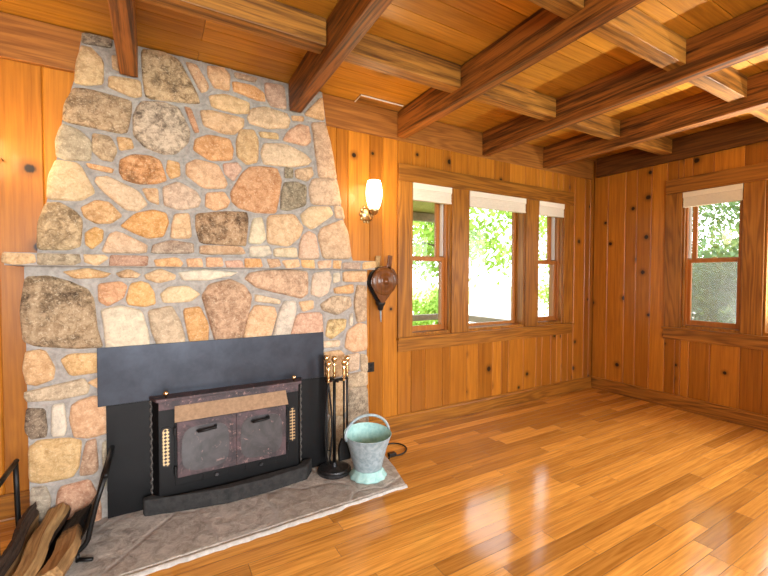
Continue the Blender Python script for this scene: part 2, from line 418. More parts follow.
def trim(wall, a, b, mat, label=None, bevel=.003):
    mb = MB(); mb.box(W(wall, *a), W(wall, *b), 0, random.random())
    struct(obj('trim_%d' % tn[0], mb, mat, bevel=bevel), label); tn[0] += 1
g = .0008
for wall, side, along, head, parts in (('A', M['casing'], M['casing_x'], (-2.828, -.424, 2.186, 2.334), [(-2.828, -2.682), (-2.233, -2.022), (-1.223, -1.022), (-.588, -.424)]),
                                       ('B', M['casing'], M['casing_y'], (.795, 5.0, 2.213, 2.362), [(.795, .946), (1.432, 1.583), (2.532, 3.098), (4.752, 5.0)])):
    zs = .822 if wall == 'A' else .838
    trim(wall, (head[0], -.001, head[2]), (head[1], -.026, head[3]), along)
    for a, b in parts: trim(wall, (a, -.001, zs + g), (b, -.022, head[2] - g), side)
    trim(wall, (head[0] - .01, .165 if False else -.001, zs - .022), (head[1] + .01, -.045, zs), along, 'window sill ledge')
    trim(wall, (head[0] + .0, -.001, zs - .125), (head[1] - .0, -.02, zs - .0225), along)

# windows: jamb frame, sashes with panes, stops
def rect_frame(mb, wall, u0, u1, z0, z1, d0, d1, w, wb=None, wt=None):
    wb = wb or w; wt = wt or w
    mb.box(W(wall, u0, d0, z0), W(wall, u0 + w, d1, z1), 0, .2); mb.box(W(wall, u1 - w, d0, z0), W(wall, u1, d1, z1), 0, .5)
    mb.box(W(wall, u0 + w, d0, z0), W(wall, u1 - w, d1, z0 + wb), 0, .7); mb.box(W(wall, u0 + w, d0, z1 - wt), W(wall, u1 - w, d1, z1), 0, .9)
def sash(nm, root, wall, u0, u1, z0, z1, d, w, wb=None):
    mb = MB(); rect_frame(mb, wall, u0, u1, z0, z1, d, d + .03, w, wb)
    s = obj(nm, mb, M['sash'], root, bevel=.003)
    mb = MB(); b = wb or w
    mb.box(W(wall, u0 + w + .0005, d + .013, z0 + b + .0005), W(wall, u1 - w - .0005, d + .017, z1 - w - .0005)); obj('pane', mb, M['glass'], s)
    return s
def window(n, wall, h, kind, label):
    u0, u1, z0, z1 = h
    root = bpy.data.objects.new('window_%d' % n, None); COL.objects.link(root); root.location = W(wall, (u0 + u1) / 2, .06, z0); ROOT[root] = root.location.copy()
    struct(root, label)
    mb = MB(); rect_frame(mb, wall, u0 + .001, u1 - .001, z0 + .001, z1 - .001, .001, .165, .014, .02)
    obj('frame', mb, M['casing'], root)
    if kind == 'double':
        zm = 1.525
        a, b = u0 + .018, u1 - .018
        mb = MB()
        for x0, x1 in ((a - .003, a + .010), (b - .010, b + .003)):
            mb.box(W(wall, x0, .035, z0 + .021), W(wall, x1, .06, z1 - .016), 0, .4)
        obj('stop', mb, M['sash'], root)
        mb = MB()
        for x0, x1 in ((a - .003, a + .012), (b - .012, b + .003)):
            mb.box(W(wall, x0, .0925, zm + .03), W(wall, x1, .128, z1 - .016))
        obj('sash_track', mb, M['vinyl'], root)
        sash('lower_sash', root, wall, a, b, z0 + .024, zm + .015, .061, .038, .05)
        sash('upper_sash', root, wall, a + .013, b - .013, zm - .018, z1 - .02, .13, .042)
        mb = MB(); c = (u0 + u1) / 2
        mb.box(W(wall, c - .025, .066, zm + .0155), W(wall, c + .025, .086, zm + .024)); mb.box(W(wall, c - .006, .06, zm + .024), W(wall, c + .03, .075, zm + .03))
        obj('sash_lock', mb, M['old_brass'], root, bevel=.002)
        mb = MB(); mb.box(W(wall, a, .168, z0 + .024), W(wall, b, .1685, zm if wall == 'B' else z0 + .03)); 
        if wall == 'B': obj('insect_screen', mb, M['screen'], root)
    else:
        sash('fixed_sash', root, wall, u0 + .018, u1 - .018, z0 + .024, z1 - .02, .10, .03)
window(1, 'A', HA[0], 'double', 'double hung sash window left of the picture window')
window(2, 'A', HA[1], 'fixed', 'wide fixed picture window in the middle of the window wall')
window(3, 'A', HA[2], 'double', 'narrow double hung sash window nearest the corner')
window(4, 'B', HB[0], 'double', 'double hung sash window with insect screen in the right wall')
window(5, 'B', HB[1], 'fixed', None); window(6, 'B', HB[2], 'fixed', None)  # the last is unseen, an opening added for the fill lamps
def blind(wall, h, label, drop=.15):
    u0, u1, z0, z1 = h
    root = thing('window_blind', label, 'window blind', W(wall, (u0 + u1) / 2, .01, z1 - drop), 'raised white blinds')
    a, b = u0 + .003, u1 - .003; zt = z1 - .004
    mb = MB(); mb.box(W(wall, a, -.024, zt - .055), W(wall, b, .03, zt)); obj('headrail', mb, M['shade'], root, bevel=.004)
    mb = MB(); n = 7
    for i in range(n):
        za = zt - .056 - (drop - .065) * i / n; zb = za - (drop - .065) / n + .001
        mb.box(W(wall, a + .003, -.018 + .002 * (i % 2), zb), W(wall, b - .003, .022, za))
    obj('folded_fabric', mb, M['shade'], root, bevel=.003)
    mb = MB(); mb.box(W(wall, a + .002, -.021, z1 - drop - .004), W(wall, b - .002, .024, z1 - drop + .005)); obj('bottom_rail', mb, M['shade'], root, bevel=.002)
blind('A', HA[0], 'white blind drawn up over the sash window next to the wall lamp')
blind('A', HA[1], 'widest white blind, drawn up over the middle picture window')
blind('A', HA[2], 'white blind drawn up over the narrow window nearest the room corner')
blind('B', HB[0], 'white blind drawn up over the window in the right wall')

# ------------------------------------------------------------------ beams and joists
BX = [(-4.828, -4.733, 0.0), (-3.80, -3.712, .028), (-2.84, -2.753, .028), (-1.858, -1.77, .024), (-.963, -.862, .028)]
BY0, BY1, BZ = -.0475, -5.595, 2.55
BL = ['dark ceiling beam ending on the left side of the stone chimney top', 'dark ceiling beam ending on the right side of the stone chimney top',
      'ceiling beam ending above the left edge of the window trim, beside the wall lamp', 'ceiling beam ending above the picture window', 'ceiling beam ending above the narrow corner window, nearest the right wall']
for i, (a, b, k) in enumerate(BX):
    y0, y1 = (-.094, -.058) if i < 2 else (-.0145, -.0145)
    mb = MB(); mb.hexa([(a + k * BY1, BY1, BZ), (b + k * BY1, BY1, BZ), (b + k * y0, y0, BZ), (a + k * y0, y0, BZ),
                        (a + k * BY1, BY1, CZ - .002), (b + k * BY1, BY1, CZ - .002), (b + k * y1, y1, CZ - .002), (a + k * y1, y1, CZ - .002)], 0, random.random())
    tag(obj('ceiling_beam', mb, M['beam'], bevel=.006), BL[i], 'beam', 'heavy ceiling beams')
JL = {(0, 0): 'joist crossing in front of the chimney top between the two chimney beams', (1, 0): 'joist over the wall lamp, nearer the window wall',
      (1, 1): 'joist cut by the top edge of the photo, in the bay right of the chimney', (2, 0): 'joist over the picture window, nearer the window wall',
      (2, 1): 'second joist out from the picture window, in the same bay', (3, 0): 'lit joist just above and right of the narrow corner window',
      (3, 1): 'bright joist high above the right wall window', (4, 0): 'short joist in the corner bay along the right wall', (4, 1): 'joist meeting the right wall, cut by the right edge of the photo'}
for row, (ya, yb) in enumerate(((-.862, -.762), (-1.765, -1.665))):
    for bay in range(5):
        if (bay, row) not in JL: continue
        a = BX[bay]; x0 = a[1] + a[2] * ya + .004
        x1 = (BX[bay + 1][0] + BX[bay + 1][2] * ya - .004) if bay < 4 else -.052
        mb = MB(); mb.box((x0, ya, 2.622), (x1, yb, CZ - .002), 0, random.random())
        tag(obj('ceiling_joist', mb, M['joist'], bevel=.005), JL[(bay, row)], 'joist', 'short cross joists between the beams')
# small pale-edged panel on the ceiling boards
mb = MB(); q = [onp(*p, (0, 0, 1), CZ - .012) for p in ((354.6, 102.5), (361, 95.5), (403, 106.5), (397, 113.5))]
mb.prism(q, (0, 0, .011)); mb2 = MB(); mb2.tube([Vector(v) + Vector((0, 0, .004)) for v in (q[0], q[1], q[2])], .006, 6)
cp = thing('ceiling_panel', 'small orange board with white edges under the ceiling right of the chimney', 'panel', (sum(v.x for v in q) / 4, sum(v.y for v in q) / 4, CZ - .012))
obj('board', mb, M['joist'], cp); obj('edging', mb2, M['vinyl'], cp)

# ------------------------------------------------------------------ stone fireplace
HZ = .022
YL = -.30; YM = -.385                                    # lower face, front of the mantel
KU = .16                                                 # the upper breast leans back
NU = (0, 1, -KU); DU = -.068 - KU * 2.55                # plane of its face: y - KU z = DU
YLn = (0, 1, 0)
fp = thing('stone_fireplace', 'fieldstone fireplace and chimney breast with stone mantel and hearth', 'fireplace', (-4.25, -.15, 0))
def up(px, py): return onp(px, py, NU, DU)
def lo(px, py): return onp(px, py, YLn, YL)
ZM0, ZM1 = 1.405, 1.468
mb = MB()
left = [(82.5, 31), (75.5, 68), (74, 80), (62, 121), (57, 157), (47.5, 198), (39, 236), (37, 256)]
right = [(353, 262), (349.5, 250), (342, 212), (335, 168), (326, 124), (323, 100), (322, 92)]
outl = [up(*p) for p in left] + [up(*p) for p in right]
for v in outl: v.z = min(max(v.z, ZM1 - .01), CZ - .004)
n = len(outl); mb.add(outl + [Vector((v.x, -.001, v.z)) for v in outl], [list(range(n)), list(range(n, 2 * n))[::-1]] + [(i, (i + 1) % n, n + (i + 1) % n, n + i) for i in range(n)])
mu = mb; outl_u = outl
mb = MB()
ol = [lo(24, 268), lo(26, 340), lo(28, 430), lo(30, 510)]; orr = [lo(366.5, 420), lo(366.8, 340), lo(367, 270)]
ol[0].z = ZM0 + .005; orr[-1].z = ZM0 + .005
outl = ol + [Vector((ol[-1].x, YL, .001)), Vector((orr[0].x, YL, .001))] + orr
n = len(outl); mb.add(outl + [Vector((v.x, -.001, v.z)) for v in outl], [list(range(n)), list(range(n, 2 * n))[::-1]] + [(i, (i + 1) % n, n + (i + 1) % n, n + i) for i in range(n)])
ml = mb; outl_l = outl
mm = MB(); mx0 = onp(4, 257, YLn, YM).x; mx1 = onp(375, 263, YLn, YM).x
mm.box((mx0, YM, ZM0), (mx1, -.05, ZM1)); mn = mm
def chaikin(P, k=2):
    for _ in range(k):
        Q = []
        for i in range(len(P)):
            a, b = P[i], P[(i + 1) % len(P)]
            Q += [a.lerp(b, .10), a.lerp(b, .90)]
        P = Q
    return P
CUR = ['U']
def stone(mb, pts, col, proj, out, thick=.016, spk=0., k=2):
    P = chaikin([proj(*p) for p in pts], k); n = len(P)
    c = sum(P, Vector()) / n; out = Vector(out)
    gr = .012
    P = [p + (p - c).normalized() * gr for p in P]
    size = math.sqrt(max((p - c).length for p in P) / .12); th = thick * min(1.25, max(.5, size))
    cc = (*lin(tuple(v * .77 + .23 * g for v, g in zip(col, (.86, .81, .71)))), spk); r = random.random()
    POLY[CUR[0]].append(P)
    rings = []
    for s, h in ((1.0, -.004), (.985, .45), (.90, .86), (.55, 1.0)):
        rings.append([c + (p - c) * s + out * (h * th + (random.uniform(-.0012, .0012) if s > .6 else 0)) for p in P])
    vs = [v for q in rings for v in q] + [c + out * th * 1.02]
    fs = [(i * n + j, i * n + (j + 1) % n, (i + 1) * n + (j + 1) % n, (i + 1) * n + j) for i in range(3) for j in range(n)]
    fs += [(3 * n + j, 3 * n + (j + 1) % n, 4 * n) for j in range(n)]
    mb.add(vs, fs, 1, r, cc)
def tr(ox, oy, s=6.): return lambda p: (ox + p[0] / s, oy + p[1] / s)
U, L_, MN = 'U', 'L', 'M'
ST = []; POLY = {U: [], L_: [], MN: []}
def ss(face, ox, oy, items):
    f = tr(ox, oy)
    for it in items: ST.append((face, [f(p) for p in it[1]], it[0], it[2] if len(it) > 2 else .25))
ss(U, 30, 30, [((.36, .32, .30), [(325, 25), (485, 60), (478, 105), (320, 78)], .8),
  ((.80, .65, .44), [(310, 105), (370, 120), (430, 190), (432, 320), (330, 325), (270, 310), (290, 200)]),
  ((.78, .62, .44), [(495, 165), (520, 170), (530, 240), (500, 225)]),
  ((.76, .60, .40), [(485, 285), (655, 310), (660, 395), (620, 400), (480, 345)]),
  ((.60, .47, .33), [(270, 360), (340, 365), (600, 430), (598, 500), (572, 622), (205, 545), (215, 455)], .85)])
ss(U, 130, 40, [((.66, .52, .35), [(75, 65), (190, 75), (290, 130), (400, 330), (412, 380), (100, 347), (85, 220)], 1.),
  ((.78, .58, .42), [(335, 140), (400, 160), (465, 275), (455, 300), (425, 310)]),
  ((.86, .64, .44), [(470, 165), (560, 175), (592, 215), (590, 300), (505, 280), (475, 215)]),
  ((.60, .46, .37), [(630, 200), (755, 232), (740, 252), (640, 228)]),
  ((.84, .55, .28), [(620, 255), (738, 285), (795, 321), (804, 366), (762, 360), (702, 333), (630, 312)], .1),
  ((.88, .71, .49), [(480, 340), (570, 335), (710, 380), (706, 440), (640, 437), (500, 405)]),
  ((.70, .42, .26), [(330, 410), (365, 420), (412, 545), (385, 550)]),
  ((.84, .65, .46), [(428, 430), (480, 430), (677, 475), (672, 522), (620, 562), (560, 556), (450, 515)], .4)])
ss(U, 0, 0, [((.76, .68, .60), [(p[0] * 6, p[1] * 6) for p in [(143, 103), (163, 104), (178, 109), (188.5, 131), (187, 142), (175, 153), (162, 153), (145, 146), (135, 135), (134.5, 118), (138, 109)]], 1.)])
ss(U, 235, 70, [((.85, .70, .54), [(100, 240), (180, 230), (300, 265), (325, 300), (310, 348), (200, 347), (95, 322), (80, 290)], .3),
  ((.74, .57, .49), [(180, 85), (290, 102), (303, 232), (215, 212), (190, 160)], .35),
  ((.85, .64, .42), [(519, 165), (530, 300), (415, 268)]),
  ((.82, .58, .36), [(345, 280), (405, 285), (402, 305), (350, 302)]),
  ((.83, .60, .47), [(385, 335), (437, 345), (447, 430), (420, 450), (290, 422), (320, 375)]),
  ((.78, .62, .38), [(150, 375), (250, 385), (252, 415), (160, 402)]),
  ((.78, .60, .37), [(30, 368), (110, 368), (132, 420), (132, 545), (70, 562), (15, 512), (15, 430)]),
  ((.87, .75, .61), [(180, 445), (300, 455), (410, 505), (452, 547), (430, 567), (350, 577), (180, 567), (160, 500)]),
  ((.79, .62, .49), [(458, 325), (538, 322), (562, 420), (590, 560), (606, 648), (500, 640), (490, 520), (472, 400)], .3)])
ss(U, 30, 120, [((.68, .62, .51), [(203, 35), (290, 70), (357, 130), (357, 240), (220, 232), (165, 212), (166, 130), (185, 60)], .35),
  ((.66, .54, .40), [(380, 90), (480, 110), (512, 180), (490, 242), (430, 230), (385, 185)], .6),
  ((.80, .59, .34), [(530, 110), (600, 120), (612, 165), (545, 177)]),
  ((.84, .57, .32), [(348, 265), (490, 295), (480, 316), (370, 290)]),
  ((.88, .74, .54), [(160, 250), (290, 270), (382, 432), (300, 477), (108, 468), (124, 340)], .15),
  ((.83, .70, .56), [(410, 350), (470, 348), (640, 430), (697, 502), (640, 542), (570, 532), (440, 422), (398, 375)], .05),
  ((.80, .48, .20), [(550, 246), (618, 219), (720, 225), (774, 250), (812, 360), (750, 377), (650, 376), (570, 354), (546, 312)], .75)])
ss(U, 130, 125, [((.80, .60, .40), [(80, 390), (160, 390), (167, 472), (120, 450)]),
  ((.82, .58, .30), [(230, 220), (290, 235), (292, 300), (245, 316), (228, 280)]),
  ((.83, .62, .45), [(345, 240), (400, 215), (520, 245), (577, 350), (560, 377), (440, 372), (345, 300)]),
  ((.80, .60, .52), [(565, 240), (640, 233), (662, 265), (620, 332), (575, 290)]),
  ((.82, .52, .25), [(400, 90), (470, 70), (590, 90), (612, 150), (602, 207), (480, 207), (388, 150)]),
  ((.80, .67, .58), [(205, 380), (290, 350), (390, 405), (417, 450), (400, 487), (300, 502), (215, 482)], .3),
  ((.86, .62, .42), [(465, 415), (560, 410), (592, 460), (570, 492), (510, 507), (460, 487)])])
ss(U, 0, 0, [((.76, .48, .27), [(p[0] * 6, p[1] * 6) for p in [(242.5, 175), (250, 168.5), (262, 168), (276, 169.5), (280.5, 181), (278, 196), (275, 212.5), (256, 211.5), (240, 207.5), (233, 201.5), (231.5, 193)]], .25)])
ss(U, 240, 150, [((.36, .33, .25), [(273, 113), (312, 118), (312, 162), (273, 162)], .6),
  ((.80, .65, .50), [(335, 125), (425, 108), (432, 150), (400, 182), (340, 165)], .4),
  ((.37, .34, .27), [(268, 203), (330, 198), (392, 220), (387, 330), (290, 357), (246, 352), (253, 260)], .5),
  ((.79, .65, .53), [(438, 180), (573, 175), (602, 330), (430, 322), (418, 230)], .3),
  ((.86, .73, .55), [(368, 390), (420, 350), (530, 343), (552, 390), (430, 472), (383, 440)], .15),
  ((.84, .67, .49), [(168, 400), (320, 393), (372, 470), (350, 520), (290, 572), (168, 557)], .3),
  ((.84, .79, .66), [(80, 420), (130, 413), (147, 530), (120, 557), (53, 552)], .1),
  ((.82, .66, .51), [(568, 342), (608, 350), (622, 410), (575, 400)])])
ss(U, 250, 200, [((.82, .65, .50), [(430, 175), (550, 125), (578, 190), (603, 347), (440, 347), (413, 220)], .2),
  ((.84, .66, .55), [(318, 220), (350, 195), (387, 215), (412, 347), (293, 347), (303, 270)], .1),
  ((.85, .75, .60), [(150, 295), (270, 290), (277, 342), (150, 336)]),
  ((.86, .80, .71), [(5, 285), (105, 280), (122, 325), (60, 337), (8, 336)])])
ss(U, 30, 190, [((.72, .58, .39), [(100, 90), (180, 85), (270, 140), (302, 180), (297, 330), (230, 350), (50, 350), (62, 200)], .75),
  ((.80, .57, .31), [(318, 110), (400, 73), (470, 83), (543, 155), (480, 192), (400, 192), (338, 160)]),
  ((.86, .60, .25), [(343, 265), (390, 233), (432, 250), (422, 300), (375, 347), (343, 320)]),
  ((.84, .67, .53), [(488, 270), (530, 258), (693, 330), (688, 374), (438, 374)], .15)])
ss(U, 0, 0, [((.86, .56, .21), [(p[0] * 6, p[1] * 6) for p in [(122, 226), (136.7, 215), (153, 211.5), (165, 214.5), (167, 223), (162, 235.5), (148, 237), (135, 232)]], .2)])
ss(U, 140, 190, [((.86, .67, .47), [(210, 155), (290, 148), (302, 282), (188, 282), (200, 220)]),
  ((.58, .40, .24), [(343, 148), (500, 140), (632, 138), (642, 180), (627, 332), (600, 327), (368, 317), (343, 230)], .95),
  ((.62, .50, .43), [(88, 332), (180, 313), (312, 323), (312, 378), (75, 378)], .5),
  ((.78, .58, .41), [(368, 335), (600, 342), (627, 385), (368, 385)], .3)])
ss(L_, 20, 260, [((.55, .43, .29), [(40, 110), (180, 105), (300, 140), (400, 185), (432, 240), (452, 400), (492, 515), (350, 522), (100, 507), (30, 480), (15, 300)], 1.),
  ((.84, .62, .36), [(268, 70), (400, 60), (537, 80), (500, 102), (340, 107)]),
  ((.82, .62, .42), [(588, 80), (650, 66), (712, 85), (690, 102), (610, 100)], .5),
  ((.84, .56, .36), [(480, 150), (600, 138), (632, 160), (610, 222), (530, 267), (483, 240)]),
  ((.86, .81, .71), [(493, 305), (600, 283), (722, 310), (762, 440), (772, 530), (523, 545), (518, 400)], .1)])
ss(L_, 0, 0, [((.88, .63, .30), [(p[0] * 6, p[1] * 6) for p in [(132, 285), (141, 283), (147.5, 285), (152.5, 293), (154, 303), (144, 305), (130, 303.5), (128, 299)]], .05),
  ((.76, .57, .44), [(p[0] * 6, p[1] * 6) for p in [(246, 279), (250, 273.5), (262, 271.5), (293, 270.5), (306.5, 272), (306.5, 293), (300, 298), (280, 292), (258, 287.5)]], .45)])
ss(L_, 130, 260, [((.88, .70, .50), [(98, 90), (180, 63), (262, 90), (257, 115), (170, 127), (108, 112)]),
  ((.87, .83, .75), [(298, 75), (400, 63), (645, 73), (595, 97), (470, 112), (330, 122)], .1),
  ((.89, .77, .58), [(193, 205), (240, 168), (340, 163), (412, 205), (360, 242), (210, 252)], .1),
  ((.74, .64, .52), [(113, 310), (250, 283), (292, 370), (322, 460), (315, 520), (180, 525), (138, 420)], .2),
  ((.82, .55, .24), [(323, 300), (420, 288), (462, 390), (464, 490), (365, 500)], .2),
  ((.68, .49, .36), [(438, 220), (480, 153), (600, 123), (682, 160), (722, 220), (702, 330), (665, 480), (515, 490), (468, 310)], .5)])
ss(L_, 250, 260, [((.86, .74, .60), [(38, 208), (172, 240), (172, 262), (38, 247)]),
  ((.86, .66, .47), [(30, 278), (140, 288), (152, 330), (117, 460), (-40, 480), (-3, 340)], .1),
  ((.85, .74, .65), [(383, 85), (470, 73), (482, 110), (462, 190), (420, 217), (368, 200)], .2),
  ((.84, .63, .43), [(563, 73), (690, 68), (694, 127), (563, 127)]),
  ((.83, .58, .31), [(508, 170), (612, 148), (612, 197), (513, 197)]),
  ((.72, .57, .43), [(640, 158), (694, 163), (694, 357), (640, 367), (628, 260)], .3),
  ((.76, .64, .51), [(428, 265), (500, 223), (592, 223), (602, 275), (520, 322), (440, 297)], .7),
  ((.86, .66, .46), [(298, 255), (372, 248), (372, 287), (320, 302)]),
  ((.80, .76, .71), [(203, 255), (267, 253), (272, 290), (237, 450), (138, 455), (168, 350)], .3),
  ((.78, .57, .47), [(288, 328), (422, 318), (434, 450), (240, 455)], .2),
  ((.84, .69, .41), [(473, 365), (572, 358), (562, 410), (490, 467), (458, 450)], .7),
  ((.85, .63, .45), [(588, 430), (650, 383), (694, 393), (696, 532), (620, 547), (573, 520)], .1),
  ((.86, .74, .61), [(443, 490), (532, 483), (527, 517), (443, 522)]),
  ((.86, .80, .70), [(505, 88), (532, 83), (532, 122), (503, 132)]),
  ((.84, .79, .71), [(600, 333), (614, 328), (610, 387), (596, 382)])])
ss(L_, 300, 320, [((.82, .62, .40), [(140, 200), (240, 188), (262, 215), (247, 330), (140, 335)]),
  ((.82, .69, .58), [(288, 215), (350, 203), (347, 290), (298, 302)]),
  ((.72, .62, .50), [(363, 208), (397, 218), (402, 302), (368, 297)], .3),
  ((.72, .62, .50), [(288, 330), (395, 308), (400, 387), (288, 402)], .4),
  ((.55, .48, .41), [(288, 415), (400, 400), (402, 600), (398, 720), (300, 740), (285, 600)], .55),
  ((.78, .60, .40), [(170, 370), (265, 358), (268, 560), (175, 570)]),
  ((.66, .56, .44), [(172, 590), (268, 575), (272, 830), (175, 850)], .3)])
ss(L_, 0, 335, [((.81, .60, .37), [(160, 110), (240, 98), (272, 110), (317, 200), (312, 257), (220, 292), (165, 282), (152, 200)], .2),
  ((.86, .65, .37), [(378, 150), (420, 123), (590, 113), (590, 217), (430, 234)]),
  ((.76, .67, .55), [(163, 340), (340, 308), (490, 263), (527, 310), (512, 352), (380, 372), (180, 397), (160, 370)], .3),
  ((.82, .60, .36), [(540, 285), (590, 263), (590, 312)]),
  ((.34, .26, .21), [(165, 448), (265, 453), (272, 570), (270, 600), (192, 612), (166, 570)], .6),
  ((.86, .83, .77), [(318, 430), (385, 418), (392, 560), (385, 592), (318, 597)], .05),
  ((.82, .59, .41), [(432, 500), (440, 428), (480, 402), (560, 375), (575, 378), (640, 390), (642, 578), (540, 607), (450, 602)], .1)])
ss(L_, 0, 420, [((.84, .66, .39), [(183, 170), (240, 128), (420, 116), (480, 130), (462, 280), (430, 332), (250, 367), (188, 357)], .15),
  ((.69, .51, .40), [(518, 140), (575, 118), (582, 290), (560, 312), (483, 322)], .3),
  ((.60, .56, .51), [(192, 415), (275, 408), (292, 470), (285, 580), (192, 600)], .3),
  ((.70, .45, .34), [(358, 410), (540, 363), (592, 500), (600, 590), (575, 660), (325, 690)], .2),
  ((.62, .58, .50), [(612, 150), (640, 130), (640, 380), (625, 390)], .2)])
ss(MN, 30, 190, [((.56, .50, .40), [(60, 378), (280, 373), (292, 430), (240, 452), (60, 447)], .6), ((.82, .66, .46), [(335, 378), (430, 373), (457, 410), (400, 442), (340, 427)]),
  ((.62, .42, .34), [(495, 393), (600, 383), (697, 398), (692, 452), (488, 457)])])
ss(MN, 0, 180, [((.84, .66, .44), [(30, 440), (190, 450), (200, 490), (100, 510), (26, 490)])])
ss(MN, 140, 190, [((.84, .58, .31), [(95, 420), (220, 413), (247, 440), (230, 457), (110, 457)]), ((.84, .60, .40), [(288, 420), (360, 418), (367, 457), (300, 462)]),
  ((.84, .60, .42), [(408, 408), (480, 398), (492, 452), (408, 457)]), ((.76, .54, .46), [(518, 430), (600, 428), (617, 462), (530, 462)]), ((.84, .55, .25), [(638, 413), (715, 418), (727, 457), (638, 462)])])
ss(MN, 250, 200, [((.66, .46, .31), [(108, 358), (165, 363), (177, 390), (130, 407)]), ((.85, .65, .46), [(198, 368), (280, 358), (292, 395), (230, 412)]),
  ((.85, .62, .32), [(313, 358), (375, 358), (382, 407), (320, 397)]), ((.84, .65, .51), [(413, 373), (480, 358), (477, 400), (420, 407)]), ((.85, .62, .36), [(508, 363), (542, 363), (537, 407), (503, 402)]),
  ((.58, .46, .41), [(563, 380), (655, 378), (652, 415), (563, 415)]), ((.85, .65, .38), [(683, 380), (747, 363), (747, 400), (683, 415)])])
nu = Vector((0, -1, KU)).normalized()
for face, pts, col, spk in ST:
    CUR[0] = face
    if face == U: stone(mu, pts, col, up, nu, .019, spk)
    elif face == L_: stone(ml, pts, col, lo, (0, -1, 0), .02, spk)
    else: stone(mn, pts, col, lambda a, b: onp(a, b, YLn, YM), (0, -1, 0), .012, spk)
for v in mn.v[8:]: v.z = min(max(v.z, ZM0 + .003), ZM1 - .002)
for v in mu.v: v.z = min(max(v.z, ZM1 + .002), CZ - .006)
import numpy as np
def joints(mb, face, outline, plane, out, z0, z1):
    # raised mortar joints: a fine grid over the face that lifts where it is midway between two stones
    h = .0065; OX = np.array([v.x for v in outline]); OZ = np.array([v.z for v in outline])
    gx = np.arange(OX.min(), OX.max() + h, h); gz = np.arange(z0, z1 + h * .5, h); X, Z = np.meshgrid(gx, gz)
    d1 = np.full(X.shape, 9.); d2 = np.full(X.shape, 9.)
    for poly in POLY[face]:
        P = np.array([(v.x, v.z) for v in poly]); Q = np.roll(P, -1, 0); m = .10
        i0, i1 = np.searchsorted(gx, (P[:, 0].min() - m, P[:, 0].max() + m)); j0, j1 = np.searchsorted(gz, (P[:, 1].min() - m, P[:, 1].max() + m))
        if i1 <= i0 or j1 <= j0: continue
        x = X[j0:j1, i0:i1]; z = Z[j0:j1, i0:i1]; best = np.full(x.shape, 9.); ins = np.zeros(x.shape, bool)
        for (ax, az), (bx_, bz_) in zip(P, Q):
            ex, ez = bx_ - ax, bz_ - az; L = ex * ex + ez * ez + 1e-12
            t = np.clip(((x - ax) * ex + (z - az) * ez) / L, 0, 1); best = np.minimum(best, np.hypot(x - ax - t * ex, z - az - t * ez))
            ins ^= ((az > z) != (bz_ > z)) & (x < (bx_ - ax) * (z - az) / (bz_ - az + 1e-12) + ax)
        best[ins] = 0; a = d1[j0:j1, i0:i1]; b = d2[j0:j1, i0:i1]
        b[:] = np.minimum(b, np.maximum(a, best)); a[:] = np.minimum(a, best)
    k = np.clip(1 - np.abs(d2 - d1) / .016, 0, 1) * np.clip((d1 - .001) / .005, 0, 1) * (d2 < .09)
    H = .0012 + .0065 * k * k * (3 - 2 * k)
    inside = np.zeros(X.shape, bool); n = len(OX)
    for i in range(n):
        ax, az, bx_, bz_ = OX[i], OZ[i], OX[(i + 1) % n], OZ[(i + 1) % n]
        inside ^= ((az > Z) != (bz_ > Z)) & (X < (bx_ - ax) * (Z - az) / (bz_ - az + 1e-12) + ax)
    keep = inside & (d1 > -.1) ; idx = -np.ones(X.shape, int); vs = []; fs = []
    for j, i in zip(*np.nonzero(keep)):
        idx[j, i] = len(vs); p = plane(X[j, i], Z[j, i]); vs.append(p + out * float(H[j, i]))
    for j in range(X.shape[0] - 1):
        for i in range(X.shape[1] - 1):
            q = (idx[j, i], idx[j, i + 1], idx[j + 1, i + 1], idx[j + 1, i])
            if min(q) >= 0 and max(d1[j, i], d1[j + 1, i + 1], d1[j, i + 1], d1[j + 1, i]) > 0: fs.append(tuple(int(v) for v in q))
    mb.add(vs, fs, 2)
joints(mu, U, outl_u, lambda x, z: Vector((x, DU + KU * z, z)), nu, ZM1 + .001, CZ - .005)
joints(ml, L_, outl_l, lambda x, z: Vector((x, YL, z)), Vector((0, -1, 0)), HZ, ZM0 - .001)
for nm, m_ in (('chimney_breast', mu), ('fireplace_base', ml), ('mantel_shelf', mn)): obj(nm, m_, [M['mortar'], M['stone'], M['mortar']], fp, smooth_m=(1, 2))
mb = MB(); hp = [(-5.06, -.302), (-5.06, -.86), (-3.275, -.822), (-3.218, -.60), (-3.13, -.10), (-3.325, -.10), (-3.325, -.302)]
mb.prism([(x, y, .001) for x, y in hp], (0, 0, HZ - .001)); obj('hearth', mb, M['hearth'], fp, bevel=.006)
mb = MB(); prv = None
n = 46
for i in range(n):
    t = i / (n - 1); x = -5.06 + 1.79 * t; yb = -.861 + .039 * t
    w = .012 + .012 * random.random() + (.012 if .15 < t < .75 else 0)
    cur = (Vector((x, yb - w, .0015)), Vector((x, yb - w * .6, .012)), Vector((x, yb, HZ - .004 - .003 * random.random())), Vector((x, yb, .0015)))
    if prv: mb.add(list(prv) + list(cur), [(0, 1, 5, 4), (1, 2, 6, 5), (2, 3, 7, 6)])
    prv = cur
obj('hearth_edging', mb, M['white_mortar'], fp, smooth=True)

